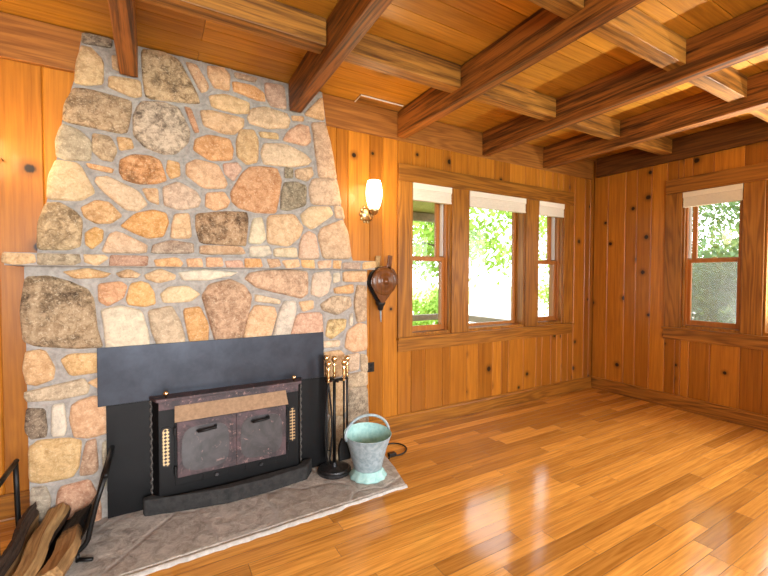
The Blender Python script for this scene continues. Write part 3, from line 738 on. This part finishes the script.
# ------------------------------------------------------------------ stove insert
st = thing('stove_insert', 'black steel fireplace insert with two heat-stained doors and sheet metal surround', 'stove', (-4.25, -.36, HZ))
def pl(y): return lambda a, b: onp(a, b, YLn, y)
YP = -.3235
mb = MB(); mb.prism([(-4.937, YP, .645), (-3.637, YP, .650), (-3.641, YP, .966), (-4.936, YP, .966)], (0, -.006, 0)); obj('top_panel', mb, M['steel'], st, bevel=.0015)
mb = MB(); mb.box((-4.90, YP + .001, HZ + .001), (-4.66, YP - .004, .644)); obj('side_panel', mb, M['steel_dark'], st)
mb = MB(); mb.box((-3.84, YP + .001, HZ + .001), (-3.612, YP - .004, .648)); obj('side_panel', mb, M['steel_dark'], st)
YB = -.40
mb = MB(); mb.prism([(-4.69, YP - .005, .05), (-4.655, YB, .05), (-3.845, YB, .05), (-3.81, YP - .005, .05)], (0, 0, .60)); obj('body', mb, M['steel_dark'], st, bevel=.004)
mb = MB(); mb.prism([(-4.70, YP - .0065, .652), (-4.665, YB - .035, .652), (-3.835, YB - .035, .652), (-3.80, YP - .0065, .652)], (0, 0, .018)); obj('top_ledge', mb, M['door'], st, bevel=.004)
for x in (-4.688, -3.812):
    mb = MB(); pts = []
    for i in range(90): pts.append((x + .004 * math.cos(i * .9), YP - .013 + .004 * math.sin(i * .9), .06 + .588 * i / 89))
    mb.tube(pts, .007, 6); obj('gasket', mb, M['rope'], st, smooth=True)
for x in (-4.615, -3.88):
    mb = MB(); mb.lathe([(.004, 0), (.004, .012), (.012, .016), (.016, .026), (.012, .036), (.004, .040)], (x, YB - .012, .670), 14); obj('knob', mb, M['brass'], st, smooth=True)
def capsule(mb, x, z0, z1, r, y, th):
    P = [(x + r * math.cos(a), y, z1 - r + r * math.sin(a)) for a in [math.pi * i / 8 for i in range(9)]] + [(x + r * math.cos(a), y, z0 + r + r * math.sin(a)) for a in [math.pi + math.pi * i / 8 for i in range(9)]]
    mb.prism(P, (0, -th, 0))
for x, z0, z1 in ((-4.617, .268, .503), (-3.890, .268, .503)):
    mb = MB(); capsule(mb, x, z0, z1, .024, YB - .0005, .006); v = obj('vent', mb, M['iron'], st)
    mb = MB(); capsule(mb, x, z0 + .01, z1 - .01, .017, YB - .0067, .003); obj('grille', mb, M['grille'], v)
# door surround plate, deflector, doors
mb = MB(); mb.box((-4.575, YB - .0005, .155), (-3.925, YB - .008, .598)); obj('door_surround', mb, M['steel_dark'], st, bevel=.002)
mb = MB(); mb.box((-4.652, YB - .0005, .599), (-3.848, YB - .008, .648)); obj('top_band', mb, M['door'], st, bevel=.002)
def quad3(pts, y): return [onp(a, b, YLn, y) for a, b in pts]
YD = YB - .0085
for i, (x0, x1) in enumerate(((-4.563, -4.262), (-4.243, -3.938))):
    mb = MB(); mb.box((x0, YD, .205), (x1, YD - .020, .525)); d = obj('door', mb, M['door'], st, bevel=.004)
    c = (x0 + x1) / 2; P = []
    for k in range(28):
        a = 2 * math.pi * k / 28; ca, sa = math.cos(a), math.sin(a)
        ex = .128 * (abs(ca) ** .55) * (1 if ca > 0 else -1); ez = .130 * (abs(sa) ** .55) * (1 if sa > 0 else -1)
        P.append((c + ex, YD - .0205, .36 + ez))
    mb = MB(); mb.prism(P, (0, -.002, 0)); obj('sooty_pane', mb, M['soot'], d)
    mb = MB(); hx = c + (.005 if i == 0 else -.01)
    mb.tube([(hx - .048, YD - .024, .462), (hx - .048, YD - .048, .464), (hx + .048, YD - .048, .472), (hx + .048, YD - .024, .474)], .0095, 8); obj('handle', mb, M['iron'], d, smooth=True)
    for z in (.25, .475):
        mb = MB(); xx = x0 + .0 if i == 0 else x1
        mb.lathe([(.008, z - .022), (.008, z + .022)], (xx + (-.009 if i == 0 else .009), YD - .012, 0), 10); obj('hinge', mb, M['iron'], d)
mb = MB(); mb.box((-4.262, YD, .205), (-4.243, YD - .015, .525)); obj('centre_post', mb, M['deflector'] if False else M['door'], st)
mb = MB(); a0, a1 = -4.572, -3.935
mb.add([(a0, YB - .009, .615), (a1, YB - .009, .618), (a1 + .008, YB - .045, .535), (a0 - .003, YB - .045, .533), (a0, YB - .012, .615), (a1, YB - .012, .618), (a1 + .006, YB - .048, .535), (a0 - .003, YB - .048, .533)],
       [(0, 1, 2, 3), (7, 6, 5, 4), (0, 4, 5, 1), (1, 5, 6, 2), (2, 6, 7, 3), (3, 7, 4, 0)])
obj('deflector', mb, M['deflector'], st)
for x0, x1 in ((-4.43, -4.28), (-4.19, -4.0)):
    mb = MB(); mb.box((x0, YB - .0085, .158), (x1, YB - .014, .195)); a = obj('air_slide', mb, M['steel_dark'], st, bevel=.002)
    mb = MB(); mb.lathe([(.006, .0142), (.006, .022), (.011, .024), (.009, .030)], ((x0 + x1) / 2, YB, .176), 10, axis='y'); obj('slide_knob', mb, M['cast'], a)
# fender stone in front
mb = MB()
f0 = [(-4.735, -.375), (-4.728, -.412), (-4.52, -.462), (-4.3, -.503), (-4.05, -.500), (-3.81, -.468), (-3.742, -.372), (-3.80, -.36), (-3.86, -.425), (-4.3, -.447), (-4.62, -.418), (-4.69, -.36)]
mb.prism([(x, y, HZ + .001) for x, y in f0], (0, 0, .092))
for v in mb.v:
    if v.z > .05: v.z += random.uniform(-.005, .004); v.y += .006 if v.y < -.43 else 0
tag(obj('hearth_fender', mb, M['fender'], bevel=.008), 'charred black curved stone lip on the hearth in front of the stove doors', 'fender')

# ------------------------------------------------------------------ fireside tools
sx, sy = -3.612, -.452
ts = thing('tool_stand', 'round black iron stand carrying the brass-handled fireplace tools', 'tool stand', (sx, sy, HZ))
mb = MB(); mb.lathe([(.112, HZ + .001), (.116, HZ + .008), (.114, HZ + .022), (.100, HZ + .025), (.096, HZ + .033), (.05, HZ + .037), (.020, HZ + .040), (.015, HZ + .065)], (sx, sy, 0), 36); smooth_angle(obj('base', mb, M['cast'], ts))
mb = MB(); mb.tube([(sx, sy, HZ + .06), (sx, sy, .655)], .011, 12); obj('pole', mb, M['iron'], ts, smooth=True)
def brass_grip(mb, x, y, z):
    mb.lathe([(.008, z), (.013, z + .006), (.009, z + .018), (.0115, z + .045), (.010, z + .072), (.014, z + .085), (.009, z + .097), (.008, z + .104), (.016, z + .112), (.021, z + .128), (.016, z + .144), (.005, z + .150)], (x, y, 0), 14)
mb = MB(); brass_grip(mb, sx, sy, .668); obj('grip', mb, M['brass'], ts, smooth=True)
mb = MB(); mb.tube([(sx - .075, sy - .012, .655), (sx + .095, sy - .012, .655)], .008, 8); mb.tube([(sx, sy + .06, .655), (sx, sy - .06, .655)], .008, 8)
for x, y in ((sx - .06, sy - .05), (sx - .035, sy + .045), (sx + .045, sy - .045), (sx + .092, sy + .01)):
    mb.tube([(sx + (x - sx) * .2, sy + (y - sy) * .2, .655), (x * .999 + sx * .001, y, .655)], .006, 8)
obj('crossbar', mb, M['iron'], ts, smooth=True)
def tool(name, x, y, dz, label, cat):
    t = thing(name, label, cat, (x, y, .3), 'brass-handled fireside tools')
    mb = MB(); brass_grip(mb, x, y, .664 + dz); obj('grip', mb, M['brass'], t, smooth=True)
    return t
x, y = sx - .065, sy - .055
t = tool('fire_tongs', x, y, -.012, 'fireplace tongs, leftmost on the iron tool stand', 'fire tool')
for s in (-1, 1):
    mb = MB(); mb.tube([(x, y, .655), (x + .006 * s, y, .60), (x + .022 * s, y, .45), (x + .026 * s, y, .30), (x + .010 * s, y, .15), (x + .014 * s, y, .11)], .0062, 8); obj('arm', mb, M['iron'], t, smooth=True)
x, y = sx - .035, sy + .052
t = tool('fire_poker', x, y, .006, 'fireplace poker, hung at the back left of the iron tool stand', 'fire tool')
mb = MB(); mb.tube([(x, y, .665), (x, y, .11), (x + .004, y, .095)], .0075, 8); mb.tube([(x, y, .16), (x + .02, y, .15), (x + .032, y, .165)], .0045, 8); obj('shaft', mb, M['iron'], t, smooth=True)
x, y = sx + .048, sy - .052
t = tool('ash_shovel', x, y, -.012, 'fireplace ash shovel, hung at the front of the iron tool stand', 'fire tool')
mb = MB(); mb.tube([(x, y, .655), (x, y, .26)], .0075, 8); obj('shaft', mb, M['iron'], t, smooth=True)
mb = MB(); prof = [(-.045, .0), (-.04, -.012), (.04, -.012), (.045, .0)]
vs = [(x + u * (.5 if k == 0 else 1), y + w * 1.0 - .004, z) for k, z in ((0, .27), (1, .22), (1, .12)) for u, w in prof]
mb.add(vs + [(a, b - .003, c) for a, b, c in vs], [(i * 4 + j, i * 4 + j + 1, i * 4 + j + 5, i * 4 + j + 4) for i in range(2) for j in range(3)] + [(12 + i * 4 + j, 12 + i * 4 + j + 4, 12 + i * 4 + j + 5, 12 + i * 4 + j + 1) for i in range(2) for j in range(3)] + [(8, 9, 21, 20), (9, 10, 22, 21), (10, 11, 23, 22), (0, 12, 13, 1), (1, 13, 14, 2), (2, 14, 15, 3), (0, 4, 16, 12), (4, 8, 20, 16), (3, 15, 19, 7), (7, 19, 23, 11)])
obj('blade', mb, M['iron'], t)
x, y = sx + .101, sy + .012
t = tool('hearth_brush', x, y, -.004, 'hearth brush with dark bristles, rightmost on the iron tool stand', 'fire tool')
mb = MB(); mb.tube([(x, y, .66), (x, y, .26)], .0075, 8); obj('shaft', mb, M['iron'], t, smooth=True)
mb = MB(); mb.lathe([(.008, .27), (.022, .262), (.024, .245), (.022, .24)], (x, y, 0), 14); obj('ferrule', mb, M['iron'], t, smooth=True)
mb = MB()
for k in range(70):
    a = random.random() * 6.283; r0 = .02 * math.sqrt(random.random()); mb.tube([(x + r0 * math.cos(a), y + r0 * math.sin(a), .242), (x + r0 * 1.9 * math.cos(a), y + r0 * 1.9 * math.sin(a), .135 + random.uniform(-.008, .008))], .0022, 4)
o = obj('bristles', mb, M['leather'], t); o['kind'] = 'stuff'

# ------------------------------------------------------------------ ash bucket
bx, by = -3.44, -.615
bk = thing('ash_bucket', 'pale blue-green weathered metal ash bucket with arched handle on the hearth corner', 'bucket', (bx, by, HZ))
mb = MB(); n = 40; z = HZ + .002
prof = [(.116, z), (.124, z + .005), (.122, z + .014), (.110, z + .030), (.100, z + .046), (.094, z + .058)]
mb.lathe(prof, (bx, by, 0), n, cap=False); mb.lathe([(.0, z + .05), (.094, z + .058)], (bx, by, 0), n, cap=False)
for i, v in enumerate(mb.v):
    a = math.atan2(v.y - by, v.x - bx); rr = math.hypot(v.x - bx, v.y - by)
    if rr > .10: k = 1 + .035 * math.cos(a * 12); v.x = bx + (v.x - bx) * k; v.y = by + (v.y - by) * k
obj('foot', mb, M['verdigris'], bk, smooth=True)
def rimz(a): return .045 * math.sin(a) + .0     # rim higher at the back
def shell(prof, zin=0):
    m = MB(); m.lathe(prof, (bx, by, 0), n, cap=False)
    for i, v in enumerate(m.v):
        a = math.atan2(v.y - by, v.x - bx); rr = math.hypot(v.x - bx, v.y - by); f = max(0, (v.z - .22) / .10); v.z += .012 * (math.sin(a) * .9 + .25 * abs(math.sin(a))) * min(1, f) * (rr / .155)
    return m
mb = shell([(.092, z + .059), (.096, z + .066), (.106, .14), (.128, .22), (.150, .285), (.156, .305), (.1595, .309), (.158, .313)])
obj('body', mb, M['zinc'], bk, smooth=True)
mb = shell([(.0, .135), (.092, .135), (.104, .155), (.125, .22), (.147, .285), (.154, .309), (.158, .313)])
obj('lining', mb, M['verdigris'], bk, smooth=True)
hb = []
for i in range(25):
    a = math.pi * i / 24; hb.append((bx + .163 * math.cos(a), by + .03 * math.sin(a), .302 + .118 * math.sin(a)))
mb = MB(); mb.tube(hb, .0095, 8); obj('handle', mb, M['zinc'], bk, smooth=True)
for s in (-1, 1):
    mb = MB(); mb.lathe([(.004, 0), (.015, .002), (.015, .01), (.006, .014)] if s > 0 else [(.004, 0), (.015, -.002), (.015, -.01), (.006, -.014)], (bx + s * .154, by, .300), 12, axis='x'); obj('ear', mb, M['zinc'], bk)

# ------------------------------------------------------------------ cord and outlet
cp = [onp(a, b, (0, 0, 1), .008) for a, b in ((384, 446), (391, 443.5), (400, 444), (406, 447.5), (405, 452), (399, 455), (392, 455.5), (389.5, 457.5), (389, 458.5))]
pts = []
for i in range(len(cp) - 1):
    p0, p1, p2, p3 = cp[max(i - 1, 0)], cp[i], cp[i + 1], cp[min(i + 2, len(cp) - 1)]
    for k in range(6):
        t = k / 6; pts.append(.5 * (2 * p1 + (p2 - p0) * t + (2 * p0 - 5 * p1 + 4 * p2 - p3) * t * t + (-p0 + 3 * p1 - 3 * p2 + p3) * t ** 3))
for p in pts: p.z = .0085
cr = thing('power_cord', 'looped black power cord lying on the floor beside the bucket', 'cord', (pts[20].x, pts[20].y, .002))
mb = MB(); mb.tube(pts, .0062, 8); obj('cable', mb, M['black'], cr, smooth=True)
mb = MB(); c = onp(392, 456.5, (0, 0, 1), .0); mb.box((c.x - .03, c.y - .02, .002), (c.x + .03, c.y + .02, .03)); obj('plug', mb, M['black'], cr, bevel=.005)
ol_ = thing('wall_outlet', 'small black outlet plate on the pine wall right of the fireplace', 'outlet', (-3.09, 0, .55))
mb = MB(); mb.box((-3.127, -.0005, .552), (-3.057, -.007, .634)); pt = obj('plate', mb, M['black'], ol_, bevel=.003)
for zc in (.575, .611):
    mb = MB(); mb.lathe([(.014, .0072), (.014, .009)], (-3.092, 0, zc), 14, axis='y'); obj('socket', mb, M['iron'], ol_)

# ------------------------------------------------------------------ wall lamps
def sconce(x, z, label):
    s = thing('wall_sconce', label, 'wall lamp', (x, 0, z), 'brass wall lamps with frosted glass shades')
    mb = MB(); mb.lathe([(.045, .001), (.052, .006), (.044, .012), (.030, .020), (.012, .026)], (x, 0, z), 20, axis='y')
    for k in range(10):
        a = 2 * math.pi * k / 10; cx, cz = x + .052 * math.cos(a), z + .062 * math.sin(a)
        mb.lathe([(.012, .001), (.014, .006), (.008, .011)], (cx, 0, cz), 8, axis='y')
    obj('back_plate', mb, M['old_brass'], s, smooth=True)
    mb = MB(); pts = []
    for i in range(12):
        a = -math.pi / 2 + math.pi * .95 * i / 11; pts.append((x + .004, -.022 - .045 - .045 * math.sin(a) * .2 - .05 * (i / 11), z - .02 - .045 * math.cos(a) + .03 * i / 11))
    mb.tube([(x, -.02, z)] + pts, .007, 8); mb.tube([(x + .03, -.008, z + .05), (x + .075, -.02, z + .13), (x + .09, -.015, z + .11)], .005, 8); obj('arm', mb, M['old_brass'], s, smooth=True)
    cx, cy = x + .012, -.118
    mb = MB(); mb.lathe([(.008, z - .02), (.022, z - .012), (.036, z + .012), (.040, z + .022), (.034, z + .03)], (cx, cy, 0), 18); obj('socket_cup', mb, M['old_brass'], s, smooth=True)
    mb = MB(); mb.lathe([(.034, z + .026), (.050, z + .06), (.062, z + .11), (.066, z + .16), (.062, z + .21), (.054, z + .245), (.051, z + .255), (.048, z + .252), (.055, z + .215), (.058, z + .16), (.045, z + .07), (.03, z + .032)], (cx, cy, 0), 24, cap=False)
    obj('glass_shade', mb, M['lamp'], s, smooth=True)
    light('sconce_bulb', 'POINT', (cx, cy - .09, z + .17), 13, (1, .72, .40), shadow_soft_size=.05)
sconce(-3.135, 1.868, 'lit brass wall lamp with frosted glass shade between chimney and windows')
sconce(-5.455, 1.868, 'lit brass wall lamp on the pine wall left of the chimney')

# ------------------------------------------------------------------ bellows
be = thing('bellows', 'round-bodied turned wood and leather bellows hanging beside the mantel end', 'bellows', (-3.02, -.06, 1.0))
bcx, bcz = -3.005, 1.315
def bell_outline(sc=1.):
    P = []
    for k in range(40):
        a = 2 * math.pi * k / 40; r = .128 * sc; px, pz = r * math.sin(a), r * math.cos(a) * 1.02
        if pz < -.02: 
            q = (-.02 - pz) / .11; px *= max(.28, 1 - .62 * q); pz -= .055 * q
        P.append((px, pz))
    return P
tl = math.tan(R(4))
def bp(px, pz, y): return (bcx + px + pz * .10, y, bcz + pz)
mb = MB(); mb.prism([bp(a, b, -.012) for a, b in bell_outline()], (0, -.014, 0)); mb.prism([bp(-.065, .10, -.012), bp(-.03, .10, -.012), bp(-.022, .215, -.012), bp(-.07, .215, -.012)], (0, -.013, 0)); obj('back_board', mb, M['split'], be, bevel=.003)
mb = MB(); P = bell_outline(.96)
for i, (yy, sc) in enumerate(((-.027, 1.), (-.04, .90), (-.052, 1.0), (-.065, .90), (-.078, 1.))): pass
rings = [[bp(a * sc - .012, b * sc, yy) for a, b in P] for yy, sc in ((-.0265, 1.), (-.038, .90), (-.050, 1.0), (-.062, .90), (-.0735, 1.))]
n = len(P); mb.add([v for q in rings for v in q], [(i * n + j, i * n + (j + 1) % n, (i + 1) * n + (j + 1) % n, (i + 1) * n + j) for i in range(4) for j in range(n)]); obj('leather', mb, M['leather'], be)
mb = MB(); mb.prism([bp(a, b, -.074) for a, b in bell_outline(.99)], (0, -.016, 0)); mb.prism([bp(.012, .10, -.074), bp(.052, .10, -.074), bp(.055, .215, -.074), bp(.015, .22, -.074)], (0, -.016, 0))
fb = obj('front_board', mb, M['dark_wood'], be, bevel=.004)
mb = MB(); mb.lathe([(.115, .0905), (.112, .096), (.100, .094), (.092, .100), (.080, .098), (.062, .099), (.054, .106), (.040, .104), (.022, .108), (.018, .118), (.010, .122), (.0, .123)], (bcx, 0, bcz), 30, axis='y', cap=False); obj('turned_boss', mb, M['dark_wood'], be, smooth=True)
mb = MB(); z0 = bcz - .175; nx = bcx - .018
mb.lathe([(.038, z0 + .01), (.042, z0 - .005), (.036, z0 - .02), (.026, z0 - .03), (.022, z0 - .06), (.012, z0 - .068)], (nx, -.05, 0), 14); obj('nozzle_block', mb, M['leather'], be, smooth=True)
mb = MB(); mb.tube([(nx, -.05, z0 - .066), (nx + .004, -.05, z0 - .165)], [.008, .0045], 10); obj('nozzle', mb, M['zinc'], be, smooth=True)
mb = MB(); mb.tube([(bcx - .03, -.002, bcz + .2), (bcx - .03, -.03, bcz + .203)], .003, 6); obj('hook', mb, M['iron'], be)

# ------------------------------------------------------------------ log rack and firewood
rk = thing('log_rack', 'black iron log rack on the floor at the left of the hearth', 'log rack', (-5.1, -.5, HZ))
def hoop(y):
    xl, xr = -5.265, -4.945; z = .062
    P = [(xl - .006, y, .43), (xl - .003, y, .28), (xl, y, z + .05)]
    for k in range(1, 5): a = math.pi / 2 * k / 5; P.append((xl + .05 - .05 * math.cos(a), y, z + .05 - .05 * math.sin(a)))
    P += [(xl + .05, y, z), (xr - .08, y, z)]
    for k in range(1, 5): a = math.pi / 2 * k / 5; P.append((xr - .08 + .08 * math.sin(a), y, z + .08 - .08 * math.cos(a)))
    P += [(xr, y, z + .08), (xr + .03, y, .28), (xr + .07, y, .415)]
    return P
for y in (-.348, -.66):
    mb = MB(); mb.tube(hoop(y), .0115, 8); obj('hoop', mb, M['iron'], rk, smooth=True)
for a in (0, -1):
    mb = MB(); p, q = Vector(hoop(-.348)[a]), Vector(hoop(-.66)[a]); mb.tube([p + Vector((0, .02, 0)), q - Vector((0, .04, 0))], .0115, 8); obj('side_rail', mb, M['iron'], rk, smooth=True)
for y in (-.348, -.66):
    for x in (-5.225, -4.99):
        mb = MB(); mb.tube([(x, y, .058), (x, y, .0235)], .0085, 8); mb.tube([(x, y, .0325), (x + (.06 if x > -5.1 and y < -.5 else .01), y - .03, .0325)], .0085, 8); obj('foot', mb, M['iron'], rk, smooth=True)
mb = MB(); n = 12
vs = []
for i in range(n + 1):
    t = i / n; x = -5.245 + .30 * t; zz = .078 + .11 * max(0, (t - .62) / .38) ** 2
    vs += [(x, -.345, zz), (x, -.69, zz), (x, -.345, zz - .004), (x, -.69, zz - .004)]
mb.add(vs, [f for i in range(n) for f in ((i * 4, i * 4 + 1, i * 4 + 5, i * 4 + 4), (i * 4 + 2, i * 4 + 6, i * 4 + 7, i * 4 + 3), (i * 4, i * 4 + 4, i * 4 + 6, i * 4 + 2), (i * 4 + 1, i * 4 + 3, i * 4 + 7, i * 4 + 5))])
obj('tray', mb, M['iron'], rk)
def log(name, prof, a, b, label, mats, seed):
    # prof: (u, w, kind of the side that starts here) outline of the cut end, swept from a to b
    rg = random.Random(seed); a, b = Vector(a), Vector(b); t = (b - a).normalized(); u = Vector((t.y, -t.x, 0)).normalized(); w = Vector((0, 0, 1))
    if u.x < 0: u = -u
    lg = thing(name, label, 'firewood', (a + b) / 2, 'split logs in the iron rack')
    P = []
    for k in range(len(prof)):
        p, q = prof[k], prof[(k + 1) % len(prof)]; m = max(2, int(math.hypot(p[0] - q[0], p[1] - q[1]) / .011))
        P += [(p[0] + (q[0] - p[0]) * i / m, p[1] + (q[1] - p[1]) * i / m, p[2]) for i in range(m)]
    n = len(P); N = 26; bark, split = MB(), MB(); rows = []
    off = [0.] * n
    for i in range(N):
        off = [o * .75 + rg.uniform(-1, 1) * (.0030 if p[2] == 'b' else .0016) for o, p in zip(off, P)]
        s_ = 1 - .12 * (i / (N - 1)) if seed % 2 else 1 - .10 * (1 - i / (N - 1))
        c = a.lerp(b, i / (N - 1)) + u * .008 * math.sin(i * .35 + seed)
        rows.append([c + u * (p[0] * s_ + o * (1 if p[0] > 0 else -1)) + w * max(.0, p[1] * s_ + (o if p[1] > .02 else 0)) + (t * rg.uniform(-.006, .006) if i in (0, N - 1) else Vector()) for p, o in zip(P, off)])
    for i in range(N - 1):
        for k in range(n):
            k2 = (k + 1) % n; (bark if P[k][2] == 'b' else split).add([rows[i][k], rows[i][k2], rows[i + 1][k2], rows[i + 1][k]], [(0, 1, 2, 3)])
    split.add(rows[0], [list(range(n))[::-1]]); split.add(rows[-1], [list(range(n))])
    obj('heartwood', split, mats[0], lg)
    if bark.f: obj('bark', bark, mats[1], lg)
    return lg
def half_charred():
    m = wood('half_charred_wood', (.68, .54, .36), (.42, .31, .18), 'y', .85, .1, 0, .8, .6); t = NT.__new__(NT); t.mat = m; t.t = m.node_tree; t.p = t.t.nodes['Principled BSDF']; t.out = t.t.nodes['Material Output']
    old = t.p.inputs['Base Color'].links[0].from_socket
    co = t.n('ShaderNodeTexCoord').outputs['Object']; y = t.n('ShaderNodeSeparateXYZ', {0: co}).outputs[1]
    f = t.ramp(t.math('ADD', y, t.math('MULTIPLY', t.math('SUBTRACT', t.noise(co, 14, 5, .7), .5), .28)), .0, .09)
    t.set(t.p.inputs['Base Color'], t.mix(f, old, rgba((.055, .045, .04)))); return m
M['charred'] = half_charred()
ZT = .0835
log('firewood_log', [(-.048, .0, 's'), (-.044, .066, 's'), (.02, .094, 's'), (.050, .06, 'b'), (.046, .02, 'b'), (.02, .0, 'b')], (-5.115, -.345, ZT), (-5.15, -.93, ZT), 'middle split log in the rack, pale brown with flaking bark', (M['split'], M['bark']), 1)
log('firewood_log', [(-.046, .0, 's'), (-.05, .05, 's'), (.03, .088, 's'), (.05, .05, 's'), (.03, .0, 's')], (-4.995, -.41, ZT + .004), (-5.045, -.90, ZT), 'rightmost split log in the rack, blackened at its far end', (M['charred'], M['bark']), 2)
log('firewood_log', [(-.018, .0, 'b'), (-.026, .10, 'b'), (.004, .125, 'b'), (.018, .06, 's'), (.014, .0, 's')], (-5.205, -.345, ZT), (-5.225, -.93, ZT), 'leftmost thin dark bark slab in the rack', (M['split'], M['bark']), 3)

# ------------------------------------------------------------------ outside: ground, porch, trees
mb = MB(); mb.box((-40, -40, -.75), (60, 60, -.65)); struct(obj('ground', mb, M['lawn']))
mb = MB(); mb.prism([(2.5, 7, -.649), (40, 3.0, -.649), (50, 26, -.649), (3.5, 17, -.649)], (0, 0, .02)); struct(obj('driveway', mb, M['drive']))
mb = MB()
for k in range(13): mb.box((-8.5, .18 + .14 * k, -.16), (-.62, .18 + .14 * k + .13, -.12), 0, random.random())
mb.box((-8.5, .18, -.645), (-.64, 1.98, -.161)); struct(obj('porch_deck', mb, M['porch']))
rl = thing('porch_railing', 'weathered grey porch railing seen through the left and middle windows', 'railing', (-.7, 1.86, -.12))
mb = MB(); mb.box((-8.4, 1.82, .715), (-.655, 1.90, .80)); mb.box((-.735, .35, .715), (-.655, 1.819, .80)); obj('top_rail', mb, M['porch'], rl, bevel=.005)
mb = MB(); mb.box((-8.4, 1.84, .02), (-.74, 1.88, .09)); mb.box((-.715, .35, .02), (-.675, 1.838, .09)); obj('bottom_rail', mb, M['porch'], rl)
for x in (-4.6, -2.6, -.695):
    mb = MB(); mb.box((x - .04, 1.82, -.119), (x + .04, 1.90, .714)); obj('post', mb, M['porch'], rl)
mb = MB(); mb.prism([(-8.5, .18, 2.42), (-.85, .18, 2.42), (-.85, 2.15, 2.30), (-8.5, 2.15, 2.30)], (0, 0, .06)); struct(obj('porch_roof', mb, M['soffit']))
mb = MB(); mb.box((-8.5, 1.90, 2.19), (-.86, 2.0, 2.302)); struct(obj('porch_beam', mb, M['porch']))
def tree(name, x, y, z0, h, cr, n, leaf, lab, grp, ls=.11, seed=1, squash=1., trunk=True):
    rg = random.Random(seed); t = thing(name, lab, 'tree' if trunk else 'shrub', (x, y, z0), grp)
    if trunk:
        mb = MB(); mb.tube([(x, y, z0), (x + .1, y, z0 + h * .35), (x - .05, y + .1, z0 + h * .7), (x, y, z0 + h * .95)], [.14, .11, .07, .02], 8)
        for k in range(7):
            a = rg.random() * 6.28; zz = z0 + h * (.3 + .08 * k); L = cr * .8
            mb.tube([(x, y, zz), (x + L * .5 * math.cos(a), y + L * .5 * math.sin(a), zz + L * .25), (x + L * math.cos(a), y + L * math.sin(a), zz + L * .3)], [.05, .03, .012], 6)
        obj('trunk', mb, M['trunk'], t, smooth=True)
    mb = MB(); cz = z0 + h * (.62 if trunk else .5)
    cl = []
    for k in range(26 if trunk else 12):
        while True:
            p = Vector((rg.uniform(-1, 1), rg.uniform(-1, 1), rg.uniform(-1, 1)))
            if p.length < 1: break
        cl.append(Vector((x + p.x * cr * .85, y + p.y * cr * .85, cz + p.z * h * (.38 if trunk else .42) * squash)))
    for k in range(n):
        c = rg.choice(cl); d = Vector((rg.gauss(0, 1), rg.gauss(0, 1), rg.gauss(0, .8))) * cr * .19
        p = c + d; q = Vector((rg.gauss(0, 1), rg.gauss(0, 1), rg.gauss(0, 1))).normalized(); w = q.orthogonal().normalized(); e = q.cross(w); s = ls * rg.uniform(.6, 1.2)
        mb.add([p - w * s, p + e * s * .45, p + w * s, p - e * s * .45], [(0, 1, 2, 3)], 0, rg.random())
    o = obj('foliage', mb, leaf, t); o['kind'] = 'stuff'
tree('leafy_tree', 2.2, 5.05, -.65, 6.2, 1.9, 6500, M['leaf'], 'bright green leafy tree hanging into the upper part of the picture window', 'garden trees', .095, 3)
tree('leafy_tree', 3.8, 13.0, -.65, 7.0, 2.4, 9000, M['leaf'], 'leafy tree beyond the porch seen through the left sash window', 'garden trees', .12, 4, 1.15)
tree('leafy_tree', 10.4, 7.4, -.65, 6, 2.0, 8000, M['leaf'], 'leafy tree outside the narrow corner window', 'garden trees', .10, 5, 1.3)
tree('garden_shrub', .95, 5.0, -.65, 2.0, .8, 2200, M['leaf'], 'low green shrub behind the porch railing in the left sash window', None, .07, 6, 1, False)
tree('woodland_tree', 6.3, 2.6, -.65, 6, 2.4, 16000, M['leaf2'], 'dense green tree filling the upper left of the right wall window', 'woodland trees', .07, 7)
tree('woodland_tree', 9.0, -.3, -.65, 7, 2.3, 9000, M['leaf2'], 'tree further off at the upper right of the right wall window', 'woodland trees', .09, 8)
tree('garden_shrub', 3.0, -.15, -.65, 3.0, 1.35, 20000, M['leaf2'], 'tall grey-green bush behind the lower sash of the right wall window', None, .06, 21, 1, False)
